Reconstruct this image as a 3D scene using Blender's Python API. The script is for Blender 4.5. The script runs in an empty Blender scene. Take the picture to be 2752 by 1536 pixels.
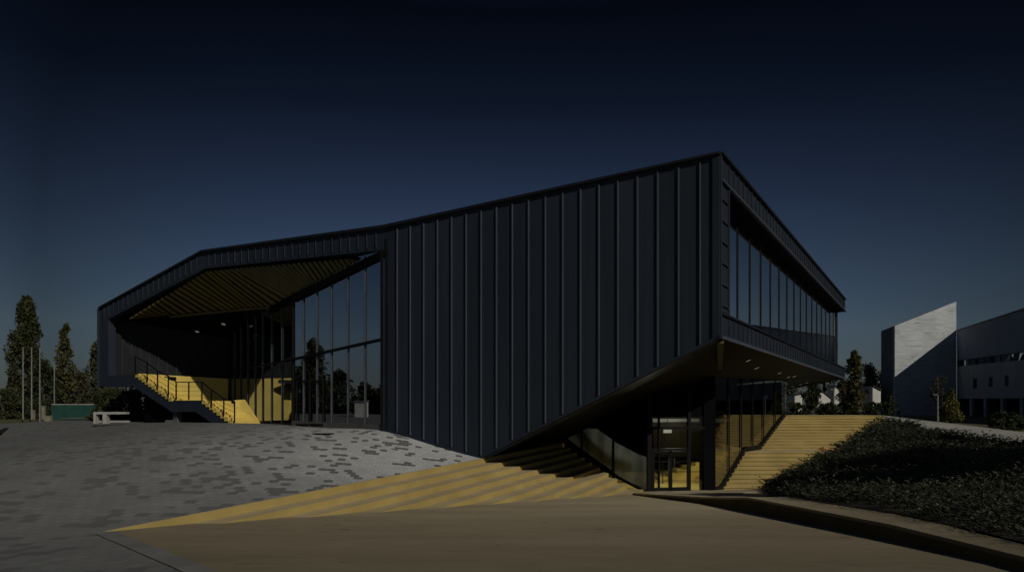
import bpy, math, random
from mathutils import Vector, Matrix
from mathutils.geometry import delaunay_2d_cdt
import numpy as np

scene = bpy.context.scene
COL = scene.collection
EYE = 1.7
F = 1850.0
R = math.radians

def P(px, py, D):
    return Vector(((px-1376.0)/F*D, D, EYE + (1101.0-py)/F*D))
def XY(px, D):
    return Vector(((px-1376.0)/F*D, D))

# ------------------------------------------------------------------ materials
def new_mat(name):
    m = bpy.data.materials.new(name); m.use_nodes = True
    nt = m.node_tree; nt.nodes.clear()
    out = nt.nodes.new('ShaderNodeOutputMaterial')
    b = nt.nodes.new('ShaderNodeBsdfPrincipled')
    nt.links.new(b.outputs[0], out.inputs[0])
    return m, nt, b, out
def N(nt, t, **kw):
    n = nt.nodes.new(t)
    for k, v in kw.items(): setattr(n, k, v)
    return n
def ramp(nt, stops, interp='LINEAR'):
    r = N(nt, 'ShaderNodeValToRGB'); cr = r.color_ramp; cr.interpolation = interp
    while len(cr.elements) < len(stops): cr.elements.new(0.5)
    for e, (p, c) in zip(cr.elements, stops):
        e.position = p; e.color = (c[0], c[1], c[2], 1)
    return r
def mat_noise(name, c1, c2, scale=1.0, rough=.8, metal=0., bump=0., bscale=None, detail=6, spec=.3, stretch=None, rough2=None):
    m, nt, b, out = new_mat(name); L = nt.links.new
    tc = N(nt, 'ShaderNodeTexCoord'); mp = N(nt, 'ShaderNodeMapping'); L(tc.outputs['Object'], mp.inputs[0])
    if stretch: mp.inputs['Scale'].default_value = stretch
    nz = N(nt, 'ShaderNodeTexNoise'); nz.inputs['Scale'].default_value = scale; nz.inputs['Detail'].default_value = detail
    L(mp.outputs[0], nz.inputs['Vector'])
    r = ramp(nt, [(.3, c1), (.7, c2)]); L(nz.outputs['Fac'], r.inputs[0]); L(r.outputs[0], b.inputs['Base Color'])
    b.inputs['Roughness'].default_value = rough; b.inputs['Metallic'].default_value = metal
    b.inputs['Specular IOR Level'].default_value = spec
    if rough2 is not None:
        mr = N(nt, 'ShaderNodeMapRange'); mr.inputs['To Min'].default_value = rough; mr.inputs['To Max'].default_value = rough2
        L(nz.outputs['Fac'], mr.inputs['Value']); L(mr.outputs[0], b.inputs['Roughness'])
    if bump:
        n2 = N(nt, 'ShaderNodeTexNoise'); n2.inputs['Scale'].default_value = bscale or scale*8; n2.inputs['Detail'].default_value = 4
        L(mp.outputs[0], n2.inputs['Vector'])
        bp = N(nt, 'ShaderNodeBump'); bp.inputs['Strength'].default_value = bump; bp.inputs['Distance'].default_value = .05
        L(n2.outputs['Fac'], bp.inputs['Height']); L(bp.outputs[0], b.inputs['Normal'])
    return m
def mat_leaf(name, c1, c2, c3, rough=.6, trans=.25):
    m, nt, b, out = new_mat(name); L = nt.links.new
    g = N(nt, 'ShaderNodeNewGeometry'); tc = N(nt, 'ShaderNodeTexCoord')
    nz = N(nt, 'ShaderNodeTexNoise'); nz.inputs['Scale'].default_value = .7; L(tc.outputs['Object'], nz.inputs['Vector'])
    ad = N(nt, 'ShaderNodeMath', operation='ADD'); L(g.outputs['Random Per Island'], ad.inputs[0]); L(nz.outputs['Fac'], ad.inputs[1])
    mu = N(nt, 'ShaderNodeMath', operation='MULTIPLY'); L(ad.outputs[0], mu.inputs[0]); mu.inputs[1].default_value = .5
    r = ramp(nt, [(.2, c1), (.5, c2), (.85, c3)]); L(mu.outputs[0], r.inputs[0]); L(r.outputs[0], b.inputs['Base Color'])
    b.inputs['Roughness'].default_value = rough; b.inputs['Specular IOR Level'].default_value = .2
    t = N(nt, 'ShaderNodeBsdfTranslucent'); L(r.outputs[0], t.inputs[0])
    mx = N(nt, 'ShaderNodeMixShader'); mx.inputs[0].default_value = trans
    L(b.outputs[0], mx.inputs[1]); L(t.outputs[0], mx.inputs[2]); L(mx.outputs[0], out.inputs[0])
    return m
def mat_mirror(name, col, rough=.015, wave=.0):
    m, nt, b, out = new_mat(name); L = nt.links.new
    b.inputs['Base Color'].default_value = (*col, 1); b.inputs['Metallic'].default_value = 1
    b.inputs['Roughness'].default_value = rough
    if wave:
        tc = N(nt, 'ShaderNodeTexCoord'); nz = N(nt, 'ShaderNodeTexNoise'); nz.inputs['Scale'].default_value = .5; nz.inputs['Detail'].default_value = 1
        L(tc.outputs['Object'], nz.inputs['Vector'])
        bp = N(nt, 'ShaderNodeBump'); bp.inputs['Strength'].default_value = wave; bp.inputs['Distance'].default_value = .05
        L(nz.outputs['Fac'], bp.inputs['Height']); L(bp.outputs[0], b.inputs['Normal'])
    return m
def mat_glass(name, fac, tint, gcol):
    m, nt, b, out = new_mat(name); L = nt.links.new
    nt.nodes.remove(b)
    g = N(nt, 'ShaderNodeBsdfGlossy'); g.inputs['Roughness'].default_value = .02; g.inputs['Color'].default_value = (*gcol, 1)
    t = N(nt, 'ShaderNodeBsdfTransparent'); t.inputs[0].default_value = (*tint, 1)
    mx = N(nt, 'ShaderNodeMixShader'); mx.inputs[0].default_value = fac
    L(t.outputs[0], mx.inputs[1]); L(g.outputs[0], mx.inputs[2]); L(mx.outputs[0], out.inputs[0])
    return m
def mat_emit(name, col, s):
    m, nt, b, out = new_mat(name)
    b.inputs['Base Color'].default_value = (.7, .7, .65, 1)
    b.inputs['Emission Color'].default_value = (*col, 1); b.inputs['Emission Strength'].default_value = s
    return m

M = {}
M['metal'] = mat_noise('charcoal_metal', (.017, .0245, .036), (.025, .034, .048), .35, rough=.6, spec=.16, bump=.06, bscale=.6, stretch=(1, 1, .25), rough2=.62)
M['metal_rib'] = mat_noise('charcoal_rib_metal', (.05, .06, .075), (.066, .077, .093), .5, rough=.5, spec=.3)
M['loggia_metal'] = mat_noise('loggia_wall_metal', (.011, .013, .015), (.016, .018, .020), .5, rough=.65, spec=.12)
M['seam_soft'] = mat_noise('soft_seam_metal', (.022, .028, .038), (.03, .036, .048), .5, rough=.6, spec=.2)
M['curtain'] = mat_noise('pale_roller_blind', (.30, .30, .26), (.45, .44, .38), .8, rough=.9, stretch=(1, 1, .15))
M['kerb_shade'] = mat_noise('kerb_painted_shade', (.055, .04, .012), (.085, .066, .022), 1.2, rough=.85)  # shade of the kerb's left face painted in as a darker colour
M['metal_dark'] = mat_noise('black_metal', (.006, .007, .009), (.010, .011, .014), .5, rough=.55, spec=.3)
M['soffit'] = mat_noise('brown_black_soffit', (.008, .0062, .003), (.012, .0095, .0045), .6, rough=.7, spec=.15)
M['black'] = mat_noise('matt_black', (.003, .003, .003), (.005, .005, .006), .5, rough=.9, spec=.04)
M['slat'] = mat_noise('ochre_slat_wood', (.105, .088, .032), (.155, .13, .045), 2.0, rough=.6, stretch=(1, 1, 1))
M['yellow'] = mat_noise('yellow_render', (.56, .42, .095), (.70, .53, .13), .9, rough=.7, bump=.05)
M['gusset'] = mat_noise('olive_panel', (.07, .06, .022), (.10, .085, .03), 1., rough=.7)
M['concrete_tan'] = mat_noise('tan_stone', (.18, .17, .12), (.26, .24, .17), 2., rough=.9)
M['plinth'] = mat_noise('plinth_grey', (.07, .07, .065), (.11, .11, .10), 1.5, rough=.8)
M['mullion'] = mat_noise('mullion_metal', (.05, .056, .066), (.075, .083, .095), 1., rough=.4, metal=.3)
M['frame_black'] = mat_noise('frame_black_metal', (.004, .0045, .005), (.008, .008, .008), 1., rough=.55, spec=.12)
M['mirror'] = mat_mirror('curtain_glass', (.34, .36, .38), .015, .02)
M['mirror2'] = mat_mirror('ribbon_glass', (1., 1., 1.), .02, .03)
M['glass'] = mat_glass('entrance_glass', .14, (.8, .82, .76), (.6, .62, .6))
M['glass_clear'] = mat_glass('clear_glass', .12, (.75, .77, .7), (.6, .6, .6))
M['glass_dark'] = mat_glass('side_glass', .45, (.5, .5, .45), (.62, .62, .58))
M['concrete'] = mat_noise('board_concrete', (.40, .43, .44), (.58, .61, .62), .9, rough=.9, bump=.25, bscale=3., stretch=(.6, .6, 4.))
def add_streaks(m):
    nt = m.node_tree; L = nt.links.new; b = [n for n in nt.nodes if n.type == 'BSDF_PRINCIPLED'][0]; src = b.inputs['Base Color'].links[0].from_socket
    tc = N(nt, 'ShaderNodeTexCoord'); cur = src
    for sc, st_, lo, hi, dk in ((.8, (.5, .5, 6.), .63, .70, .45), (.9, (3., 3., .5), .66, .74, .6), (.25, (1, 1, 1), .45, .7, .82)):
        mp = N(nt, 'ShaderNodeMapping'); mp.inputs['Scale'].default_value = st_; L(tc.outputs['Object'], mp.inputs[0])
        nz = N(nt, 'ShaderNodeTexNoise'); nz.inputs['Scale'].default_value = sc; nz.inputs['Detail'].default_value = 3; L(mp.outputs[0], nz.inputs['Vector'])
        r = ramp(nt, [(lo, (1, 1, 1)), (hi, (dk, dk, dk))]); L(nz.outputs['Fac'], r.inputs[0])
        mu = N(nt, 'ShaderNodeMix', data_type='RGBA', blend_type='MULTIPLY'); mu.inputs[0].default_value = 1; L(cur, mu.inputs[6]); L(r.outputs[0], mu.inputs[7]); cur = mu.outputs[2]
    L(cur, b.inputs['Base Color'])
add_streaks(M['concrete'])
M['conc_dark'] = mat_noise('dark_concrete', (.10, .12, .13), (.20, .22, .24), .8, rough=.9, stretch=(1, 1, .5))
M['wing_dark'] = mat_noise('slate_cladding', (.16, .20, .28), (.20, .25, .34), .4, rough=.7)
M['wing_grey'] = mat_noise('grey_cladding', (.30, .32, .33), (.38, .40, .41), .5, rough=.8)
M['white'] = mat_noise('white_render', (.50, .49, .45), (.66, .65, .60), .8, rough=.8)
M['white_paint'] = mat_noise('white_paint', (.30, .30, .28), (.38, .38, .355), 2., rough=.6)
M['grey_paint'] = mat_noise('grey_pole_metal', (.16, .16, .155), (.21, .21, .205), 2., rough=.5)
M['roof'] = mat_noise('dark_roof', (.03, .03, .032), (.05, .048, .046), 1., rough=.9)
M['winglass'] = mat_mirror('window_glass', (.3, .34, .4), .05)
M['green_mesh'] = mat_noise('green_screen_mesh', (.010, .05, .04), (.018, .07, .055), 1.5, rough=.8)
M['bark'] = mat_noise('bark', (.05, .04, .03), (.10, .085, .06), 4., rough=.95, bump=.3)
M['grass'] = mat_noise('grass_turf', (.045, .05, .018), (.085, .08, .035), .5, rough=.95, bump=.4, bscale=9.)
M['soil'] = mat_noise('dark_soil', (.012, .011, .007), (.03, .026, .015), 1., rough=.95, bump=.3)
M['asphalt'] = mat_noise('path_concrete', (.20, .20, .18), (.27, .265, .24), .6, rough=.9, bump=.1)
M['border'] = mat_noise('border_stone', (.115, .115, .105), (.16, .158, .145), 1.2, rough=.9)
M['terracotta'] = mat_noise('orange_render', (.40, .20, .06), (.50, .27, .09), 2., rough=.8)
M['leaf_dark'] = mat_leaf('leaf_dark', (.012, .02, .008), (.035, .05, .018), (.08, .095, .035))
M['leaf_mid'] = mat_leaf('leaf_mid', (.024, .03, .013), (.052, .06, .024), (.10, .10, .042))
M['leaf_olive'] = mat_leaf('leaf_olive', (.03, .035, .012), (.08, .08, .03), (.15, .135, .05))
M['leaf_brown'] = mat_leaf('leaf_brown', (.03, .028, .016), (.06, .055, .03), (.10, .09, .05))
M['leaf_yellow'] = mat_leaf('leaf_yellow', (.05, .05, .012), (.12, .12, .03), (.26, .24, .07))
M['leaf_ground'] = mat_leaf('leaf_ground', (.007, .010, .006), (.022, .028, .016), (.095, .112, .058), trans=.12)
M['lamp'] = mat_emit('lamp_lens', (.9, .88, .8), .07)
M['lampi'] = mat_emit('interior_lamp_lens', (.9, .95, .75), .25)
M['red'] = mat_noise('dark_car_paint', (.02, .02, .025), (.03, .03, .035), 1., rough=.25, spec=.6)
M['carwhite'] = mat_noise('white_car_paint', (.5, .5, .5), (.6, .6, .6), 1., rough=.3, spec=.6)
M['tyre'] = mat_noise('tyre_rubber', (.01, .01, .01), (.02, .02, .02), 4., rough=.9)

def mat_sand():
    m, nt, b, out = new_mat('sand_concrete'); L = nt.links.new
    tc = N(nt, 'ShaderNodeTexCoord')
    n1 = N(nt, 'ShaderNodeTexNoise'); n1.inputs['Scale'].default_value = .22; n1.inputs['Detail'].default_value = 3
    mp = N(nt, 'ShaderNodeMapping'); mp.inputs['Rotation'].default_value = (0, 0, R(25)); mp.inputs['Scale'].default_value = (.6, 1.8, 1)
    L(tc.outputs['Object'], mp.inputs[0]); L(mp.outputs[0], n1.inputs['Vector'])
    n2 = N(nt, 'ShaderNodeTexNoise'); n2.inputs['Scale'].default_value = 3.5; n2.inputs['Detail'].default_value = 8; L(mp.outputs[0], n2.inputs['Vector'])
    mxf = N(nt, 'ShaderNodeMath', operation='MULTIPLY_ADD'); L(n2.outputs['Fac'], mxf.inputs[0]); mxf.inputs[1].default_value = .35; L(n1.outputs['Fac'], mxf.inputs[2])
    r = ramp(nt, [(.35, (.20, .168, .105)), (.62, (.285, .24, .15)), (.85, (.36, .31, .20))]); L(mxf.outputs[0], r.inputs[0])
    # small dark stains
    n3 = N(nt, 'ShaderNodeTexNoise'); n3.inputs['Scale'].default_value = 2.2; n3.inputs['Detail'].default_value = 5; L(tc.outputs['Object'], n3.inputs['Vector'])
    r3 = ramp(nt, [(.66, (1, 1, 1)), (.74, (.6, .58, .55))]); L(n3.outputs['Fac'], r3.inputs[0])
    mu = N(nt, 'ShaderNodeMix', data_type='RGBA', blend_type='MULTIPLY'); mu.inputs[0].default_value = 1
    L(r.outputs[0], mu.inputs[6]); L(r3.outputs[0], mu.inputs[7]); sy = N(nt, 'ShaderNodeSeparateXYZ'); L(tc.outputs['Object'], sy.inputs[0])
    my = N(nt, 'ShaderNodeMapRange'); my.inputs['From Min'].default_value = 6; my.inputs['From Max'].default_value = 19; my.inputs['To Min'].default_value = .42; my.inputs['To Max'].default_value = 1.05; L(sy.outputs[1], my.inputs['Value'])  # vignette darkening toward the camera, put into the sand colour
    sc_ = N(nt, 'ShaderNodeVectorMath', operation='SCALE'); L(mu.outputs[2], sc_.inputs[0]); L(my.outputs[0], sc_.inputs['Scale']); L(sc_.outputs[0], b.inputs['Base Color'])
    b.inputs['Roughness'].default_value = .85; b.inputs['Specular IOR Level'].default_value = .25
    bp = N(nt, 'ShaderNodeBump'); bp.inputs['Strength'].default_value = .15; bp.inputs['Distance'].default_value = .02
    n4 = N(nt, 'ShaderNodeTexNoise'); n4.inputs['Scale'].default_value = 25; L(tc.outputs['Object'], n4.inputs['Vector'])
    L(n4.outputs['Fac'], bp.inputs['Height']); L(bp.outputs[0], b.inputs['Normal'])
    return m
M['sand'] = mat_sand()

def mat_steps():
    m, nt, b, out = new_mat('yellow_steps'); L = nt.links.new
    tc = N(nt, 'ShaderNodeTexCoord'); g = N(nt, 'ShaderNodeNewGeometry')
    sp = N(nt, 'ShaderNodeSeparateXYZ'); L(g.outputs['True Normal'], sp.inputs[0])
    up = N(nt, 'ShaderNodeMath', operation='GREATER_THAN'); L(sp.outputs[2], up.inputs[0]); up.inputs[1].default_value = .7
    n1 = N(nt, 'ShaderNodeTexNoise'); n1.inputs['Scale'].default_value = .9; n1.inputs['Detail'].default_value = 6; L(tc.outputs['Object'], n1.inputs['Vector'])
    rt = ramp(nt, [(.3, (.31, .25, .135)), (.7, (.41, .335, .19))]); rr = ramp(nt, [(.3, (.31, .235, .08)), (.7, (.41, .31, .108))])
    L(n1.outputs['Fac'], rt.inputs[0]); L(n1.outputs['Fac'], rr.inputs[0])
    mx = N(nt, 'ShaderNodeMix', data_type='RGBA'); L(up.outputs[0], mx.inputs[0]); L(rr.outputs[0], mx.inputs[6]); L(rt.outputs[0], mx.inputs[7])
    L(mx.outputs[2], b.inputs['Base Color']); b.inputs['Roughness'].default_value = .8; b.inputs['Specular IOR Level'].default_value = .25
    return m
M['steps'] = mat_steps()

def mat_pavers():
    m, nt, b, out = new_mat('grey_pavers'); L = nt.links.new
    tc = N(nt, 'ShaderNodeTexCoord'); mp = N(nt, 'ShaderNodeMapping'); mp.inputs['Rotation'].default_value = (0, 0, R(-8))
    L(tc.outputs['Object'], mp.inputs[0])
    bt = N(nt, 'ShaderNodeTexBrick'); bt.offset = .5; bt.inputs['Scale'].default_value = 1
    bt.inputs['Brick Width'].default_value = .235; bt.inputs['Row Height'].default_value = .33
    bt.inputs['Mortar Size'].default_value = .008; bt.inputs['Mortar Smooth'].default_value = .2
    bt.inputs['Color1'].default_value = (0, 0, 0, 1); bt.inputs['Color2'].default_value = (1, 1, 1, 1); bt.inputs['Mortar'].default_value = (.9, .9, .9, 1)
    L(mp.outputs[0], bt.inputs['Vector'])
    # clumping noise shifts how many dark tiles
    n1 = N(nt, 'ShaderNodeTexNoise'); n1.inputs['Scale'].default_value = .16; n1.inputs['Detail'].default_value = 2; L(tc.outputs['Object'], n1.inputs['Vector'])
    sx = N(nt, 'ShaderNodeSeparateXYZ'); L(tc.outputs['Object'], sx.inputs[0])
    rt = ramp(nt, [(0, (1, 1, 1)), (.175, (1, 1, 1)), (.18, (0, 0, 0)), (1, (0, 0, 0))], 'CONSTANT')
    ad = N(nt, 'ShaderNodeMath', operation='MULTIPLY_ADD'); L(n1.outputs['Fac'], ad.inputs[0]); ad.inputs[1].default_value = -.25
    sepc = N(nt, 'ShaderNodeSeparateColor'); L(bt.outputs['Color'], sepc.inputs[0]); L(sepc.outputs[0], ad.inputs[2])
    ad2 = N(nt, 'ShaderNodeMath', operation='ADD'); L(ad.outputs[0], ad2.inputs[0]); ad2.inputs[1].default_value = .125
    L(ad2.outputs[0], rt.inputs[0])
    # vignette falloff painted into the stone colour, darker to the west / near side
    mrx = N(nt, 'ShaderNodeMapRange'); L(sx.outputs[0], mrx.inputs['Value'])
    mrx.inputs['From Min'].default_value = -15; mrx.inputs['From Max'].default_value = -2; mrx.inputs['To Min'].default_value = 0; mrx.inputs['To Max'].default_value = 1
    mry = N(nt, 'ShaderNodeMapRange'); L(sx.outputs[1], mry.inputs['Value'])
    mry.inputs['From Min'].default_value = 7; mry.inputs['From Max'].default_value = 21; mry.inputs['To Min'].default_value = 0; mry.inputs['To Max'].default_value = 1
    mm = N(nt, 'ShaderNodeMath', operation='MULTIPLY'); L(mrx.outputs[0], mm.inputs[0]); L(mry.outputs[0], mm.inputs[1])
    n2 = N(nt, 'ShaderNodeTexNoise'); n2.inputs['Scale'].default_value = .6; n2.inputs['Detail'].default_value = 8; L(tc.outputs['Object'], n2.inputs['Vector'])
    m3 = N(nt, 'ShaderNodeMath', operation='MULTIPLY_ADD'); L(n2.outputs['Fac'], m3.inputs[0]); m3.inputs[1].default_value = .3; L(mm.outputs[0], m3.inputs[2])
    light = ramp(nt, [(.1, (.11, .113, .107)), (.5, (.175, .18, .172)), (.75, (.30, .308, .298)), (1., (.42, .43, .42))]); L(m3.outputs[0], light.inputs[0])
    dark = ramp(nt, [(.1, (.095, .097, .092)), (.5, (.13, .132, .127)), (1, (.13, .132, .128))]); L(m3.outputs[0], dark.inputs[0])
    mx = N(nt, 'ShaderNodeMix', data_type='RGBA'); L(rt.outputs[0], mx.inputs[0]); L(light.outputs[0], mx.inputs[6]); L(dark.outputs[0], mx.inputs[7])
    # per tile tint
    tn = N(nt, 'ShaderNodeMapRange'); L(sepc.outputs[0], tn.inputs['Value']); tn.inputs['To Min'].default_value = .88; tn.inputs['To Max'].default_value = 1.08
    mj = N(nt, 'ShaderNodeMath', operation='MULTIPLY_ADD'); L(bt.outputs['Fac'], mj.inputs[0]); mj.inputs[1].default_value = -.35; L(tn.outputs[0], mj.inputs[2])
    cm = N(nt, 'ShaderNodeVectorMath', operation='SCALE'); L(mx.outputs[2], cm.inputs[0]); L(mj.outputs[0], cm.inputs['Scale'])
    bp = N(nt, 'ShaderNodeBump'); bp.invert = True; bp.inputs['Strength'].default_value = .5; bp.inputs['Distance'].default_value = .01
    L(bt.outputs['Fac'], bp.inputs['Height']); L(bp.outputs[0], b.inputs['Normal'])
    L(cm.outputs[0], b.inputs['Base Color']); b.inputs['Roughness'].default_value = .8; b.inputs['Specular IOR Level'].default_value = .3
    return m
M['pavers'] = mat_pavers()

def mat_reflection_screen():
    m, nt, b, out = new_mat('painted_reflection_screen'); L = nt.links.new
    tc = N(nt, 'ShaderNodeTexCoord'); mp = N(nt, 'ShaderNodeMapping'); mp.inputs['Scale'].default_value = (1.6, 1.6, .3); L(tc.outputs['Object'], mp.inputs[0])
    nz = N(nt, 'ShaderNodeTexNoise'); nz.inputs['Scale'].default_value = 1.3; nz.inputs['Detail'].default_value = 3; L(mp.outputs[0], nz.inputs['Vector'])
    r = ramp(nt, [(.35, (.11, .125, .14)), (.65, (.26, .285, .31))]); L(nz.outputs['Fac'], r.inputs[0]); L(r.outputs[0], b.inputs['Base Color']); b.inputs['Roughness'].default_value = .9
    t = N(nt, 'ShaderNodeBsdfTranslucent'); L(r.outputs[0], t.inputs[0]); mx = N(nt, 'ShaderNodeMixShader'); mx.inputs[0].default_value = .6
    L(b.outputs[0], mx.inputs[1]); L(t.outputs[0], mx.inputs[2]); L(mx.outputs[0], out.inputs[0]); return m
M['blind'] = mat_reflection_screen()  # for the added screen that imitates reflections in the terrace glazing
# ------------------------------------------------------------------ mesh helpers
class MB:
    def __init__(s): s.v = []; s.f = []
    def poly(s, pts):
        i = len(s.v); s.v += [Vector(p) for p in pts]; s.f.append(tuple(range(i, i+len(pts)))); return s
    def prism(s, pts, vec):
        pts = [Vector(p) for p in pts]; vec = Vector(vec); n = len(pts); i = len(s.v)
        s.v += pts + [p+vec for p in pts]
        s.f.append(tuple(range(i, i+n))); s.f.append(tuple(range(i+2*n-1, i+n-1, -1)))
        for k in range(n):
            a, b = i+k, i+(k+1) % n
            s.f.append((b, a, a+n, b+n))
        return s
    def box(s, c, size, rz=0.):
        c = Vector(c); sx, sy, sz = [x/2 for x in size]; m = Matrix.Rotation(rz, 3, 'Z')
        pts = [c + m @ Vector((x, y, -sz)) for x, y in ((-sx, -sy), (sx, -sy), (sx, sy), (-sx, sy))]
        return s.prism(pts, (0, 0, 2*sz))
    def bar(s, p, q, w, h, up=(0, 0, 1)):
        p, q = Vector(p), Vector(q); d = (q-p).normalized(); u = Vector(up)
        sd = d.cross(u)
        if sd.length < 1e-4: sd = d.cross(Vector((1, 0, 0)))
        sd.normalize(); u2 = sd.cross(d).normalized()
        a, b = sd*w/2, u2*h/2
        return s.prism([p-a-b, p+a-b, p+a+b, p-a+b], q-p)
    def tube(s, p, q, r1, r2=None, n=8):
        r2 = r1 if r2 is None else r2
        p, q = Vector(p), Vector(q); d = (q-p).normalized()
        a = d.orthogonal().normalized(); b = d.cross(a); i = len(s.v)
        for c, r in ((p, r1), (q, r2)):
            for k in range(n):
                t = 2*math.pi*k/n; s.v.append(c + a*math.cos(t)*r + b*math.sin(t)*r)
        for k in range(n):
            k2 = (k+1) % n; s.f.append((i+k, i+k2, i+n+k2, i+n+k))
        s.f.append(tuple(range(i+n-1, i-1, -1))); s.f.append(tuple(range(i+n, i+2*n)))
        return s
    def build(s, name, mat, parent=None, smooth=False, fix=True, extra=None):
        nf = len(s.f)
        if extra is not None:
            k = len(s.v); s.v += extra[0].v; s.f += [tuple(i+k for i in f) for f in extra[0].f]
        off = Vector((0, 0, 0)); o2 = parent
        while o2 is not None: off += o2.location; o2 = o2.parent
        me = bpy.data.meshes.new(name)
        me.from_pydata([tuple(v-off) for v in s.v], [], s.f); me.materials.append(mat)
        if extra is not None:
            me.materials.append(extra[1])
            for i in range(nf, len(s.f)): me.polygons[i].material_index = 1
        if fix:
            import bmesh
            bm = bmesh.new(); bm.from_mesh(me); bmesh.ops.recalc_face_normals(bm, faces=bm.faces); bm.to_mesh(me); bm.free()
        if smooth:
            for p in me.polygons: p.use_smooth = True
        ob = bpy.data.objects.new(name, me); COL.objects.link(ob)
        if parent is not None: ob.parent = parent
        return ob
def tag(o, label=None, cat=None, group=None, kind=None):
    if label: o['label'] = label
    if cat: o['category'] = cat
    if group: o['group'] = group
    if kind: o['kind'] = kind
    return o
def thing(name, loc, label, cat, group=None):
    o = bpy.data.objects.new(name, None); COL.objects.link(o); o.location = loc; o.empty_display_size = .3
    return tag(o, label, cat, group)
def copy_thing(o, loc, label=None, rz=None, scale=None):
    c = o.copy(); COL.objects.link(c); c.location = loc
    if rz is not None: c.rotation_euler = (0, 0, rz)
    if scale: c.scale = (scale,)*3
    if label: c['label'] = label
    def rec(src, dst):
        for ch in list(src.children):
            k = ch.copy(); COL.objects.link(k); k.parent = dst; rec(ch, k)
    rec(o, c); return c

# ------------------------------------------------------------------ terrain
def tps(ctrl, lam=0.):
    X = np.array([(c[0], c[1]) for c in ctrl], float); Z = np.array([c[2] for c in ctrl], float); n = len(X)
    d = np.linalg.norm(X[:, None]-X[None], axis=2); K = np.where(d > 0, d*d*np.log(d+1e-12), 0) + lam*np.eye(n)
    Pm = np.hstack([np.ones((n, 1)), X]); A = np.zeros((n+3, n+3)); A[:n, :n] = K; A[:n, n:] = Pm; A[n:, :n] = Pm.T
    w = np.linalg.solve(A, np.concatenate([Z, np.zeros(3)]))
    def f(x, y):
        r = np.hypot(X[:, 0]-x, X[:, 1]-y); k = np.where(r > 0, r*r*np.log(r+1e-12), 0)
        return float(k@w[:n] + w[n] + w[n+1]*x + w[n+2]*y)
    return f
def sheet(name, poly, zf, step, mat, label=None, kind='structure', minsep=.35):
    """triangulated surface over a plan polygon with heights zf(x,y)"""
    pts = [Vector((p[0], p[1])) for p in poly]; dense = []
    for a, b in zip(pts, pts[1:]+pts[:1]):
        n = max(1, int((b-a).length/step))
        for k in range(n): dense.append(a.lerp(b, k/n))
    nb = len(dense); edges = [(i, (i+1) % nb) for i in range(nb)]
    def inside(x, y):
        c = False
        for a, b in zip(pts, pts[1:]+pts[:1]):
            if (a.y > y) != (b.y > y) and x < (b.x-a.x)*(y-a.y)/(b.y-a.y)+a.x: c = not c
        return c
    xs = [p.x for p in pts]; ys = [p.y for p in pts]; vs = list(dense)
    x = min(xs)+step/2
    arr = np.array([(p.x, p.y) for p in dense])
    while x < max(xs):
        y = min(ys)+step/2
        while y < max(ys):
            if inside(x, y) and np.min(np.hypot(arr[:, 0]-x, arr[:, 1]-y)) > step*minsep: vs.append(Vector((x, y)))
            y += step
        x += step
    v2, e2, f2, *_ = delaunay_2d_cdt(vs, edges, [], 1, 1e-5)
    me = bpy.data.meshes.new(name); me.from_pydata([(v.x, v.y, zf(v.x, v.y)) for v in v2], [], f2); me.materials.append(mat)
    for p in me.polygons: p.use_smooth = True
    me.update()
    if me.polygons and me.polygons[0].normal.z < 0: me.flip_normals()
    o = bpy.data.objects.new(name, me); COL.objects.link(o); tag(o, label, None, None, kind); return o

W = Vector((-6.8, 11.7)); AU = Vector((.4152, .9097)); AQ = Vector((.9097, -.4152))
def hA(s): return -2.05 + .0235*s
def sandz(x, y):
    if y < 7.2: h = -1.7
    else: h = -1.7 - .078*(min(y, 27.5)-7.2)
    return h + EYE
Wn = Vector((-3.1, 7.25)); Wf = Wn + (Wn-W).normalized()*34
def at(px, py, D): p = P(px, py, D); return (p.x, p.y, p.z)
def DF(px): return 20*3543/(px+1608.)        # long front plane
def DR(px): return 20*588/(2523.-px)          # right end plane
def DC(px):
    return 1/(1/39.+(px-612)/176.*(1/30.9-1/39.)) if px < 788 else 1/(1/30.9+(px-788)/242.*(1/26.9-1/30.9))   # curtain wall
def DW(px): return 1/(1/37.+(px-291)/321.*(1/39.-1/37.))     # loggia back wall
ctrl = []
for s in (0, 3, 6, 9, 12, 14, 17): q = W+AU*s; ctrl.append((q.x, q.y, hA(s)+EYE))
for t in (2., 4., 5.8, 12, 22, 34):
    q = W+(Wn-W).normalized()*t; ctrl.append((q.x, q.y, sandz(q.x, q.y)+.004))
ctrl += [at(1040, 1158, DF(1040)), at(900, 1150, DC(900)), at(788, 1143, DC(788)), at(700, 1139, DC(700)), at(612, 1136, 39), at(620, 1136, 31), at(440, 1135, 33.5),
         at(280, 1134, 37), at(100, 1133, 45), at(-300, 1136, 45), at(0, 1300, 15), at(0, 1536, 7.9), (-22, 2, .1), (-40, 20, .7), (-40, 45, .6), (-10, -20, 0), (-60, -20, .3), (-60, 60, .3),
         at(0, 1180, 30), at(1165, 1195, 25.6)]
plazaz = tps(ctrl, .02)
Eb = W+AU*14.05   # foot of facade
fx = XY(1036, DF(1036)); cx = XY(1030, DC(1030)); cc = XY(612, 39)
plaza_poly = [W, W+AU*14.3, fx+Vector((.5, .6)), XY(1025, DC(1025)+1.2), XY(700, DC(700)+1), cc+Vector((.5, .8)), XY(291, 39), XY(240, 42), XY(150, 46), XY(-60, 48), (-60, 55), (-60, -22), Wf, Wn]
sheet('paved_plaza', plaza_poly, plazaz, .8, M['pavers'], 'pale grey paving with scattered dark tiles rising to the building')

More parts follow.
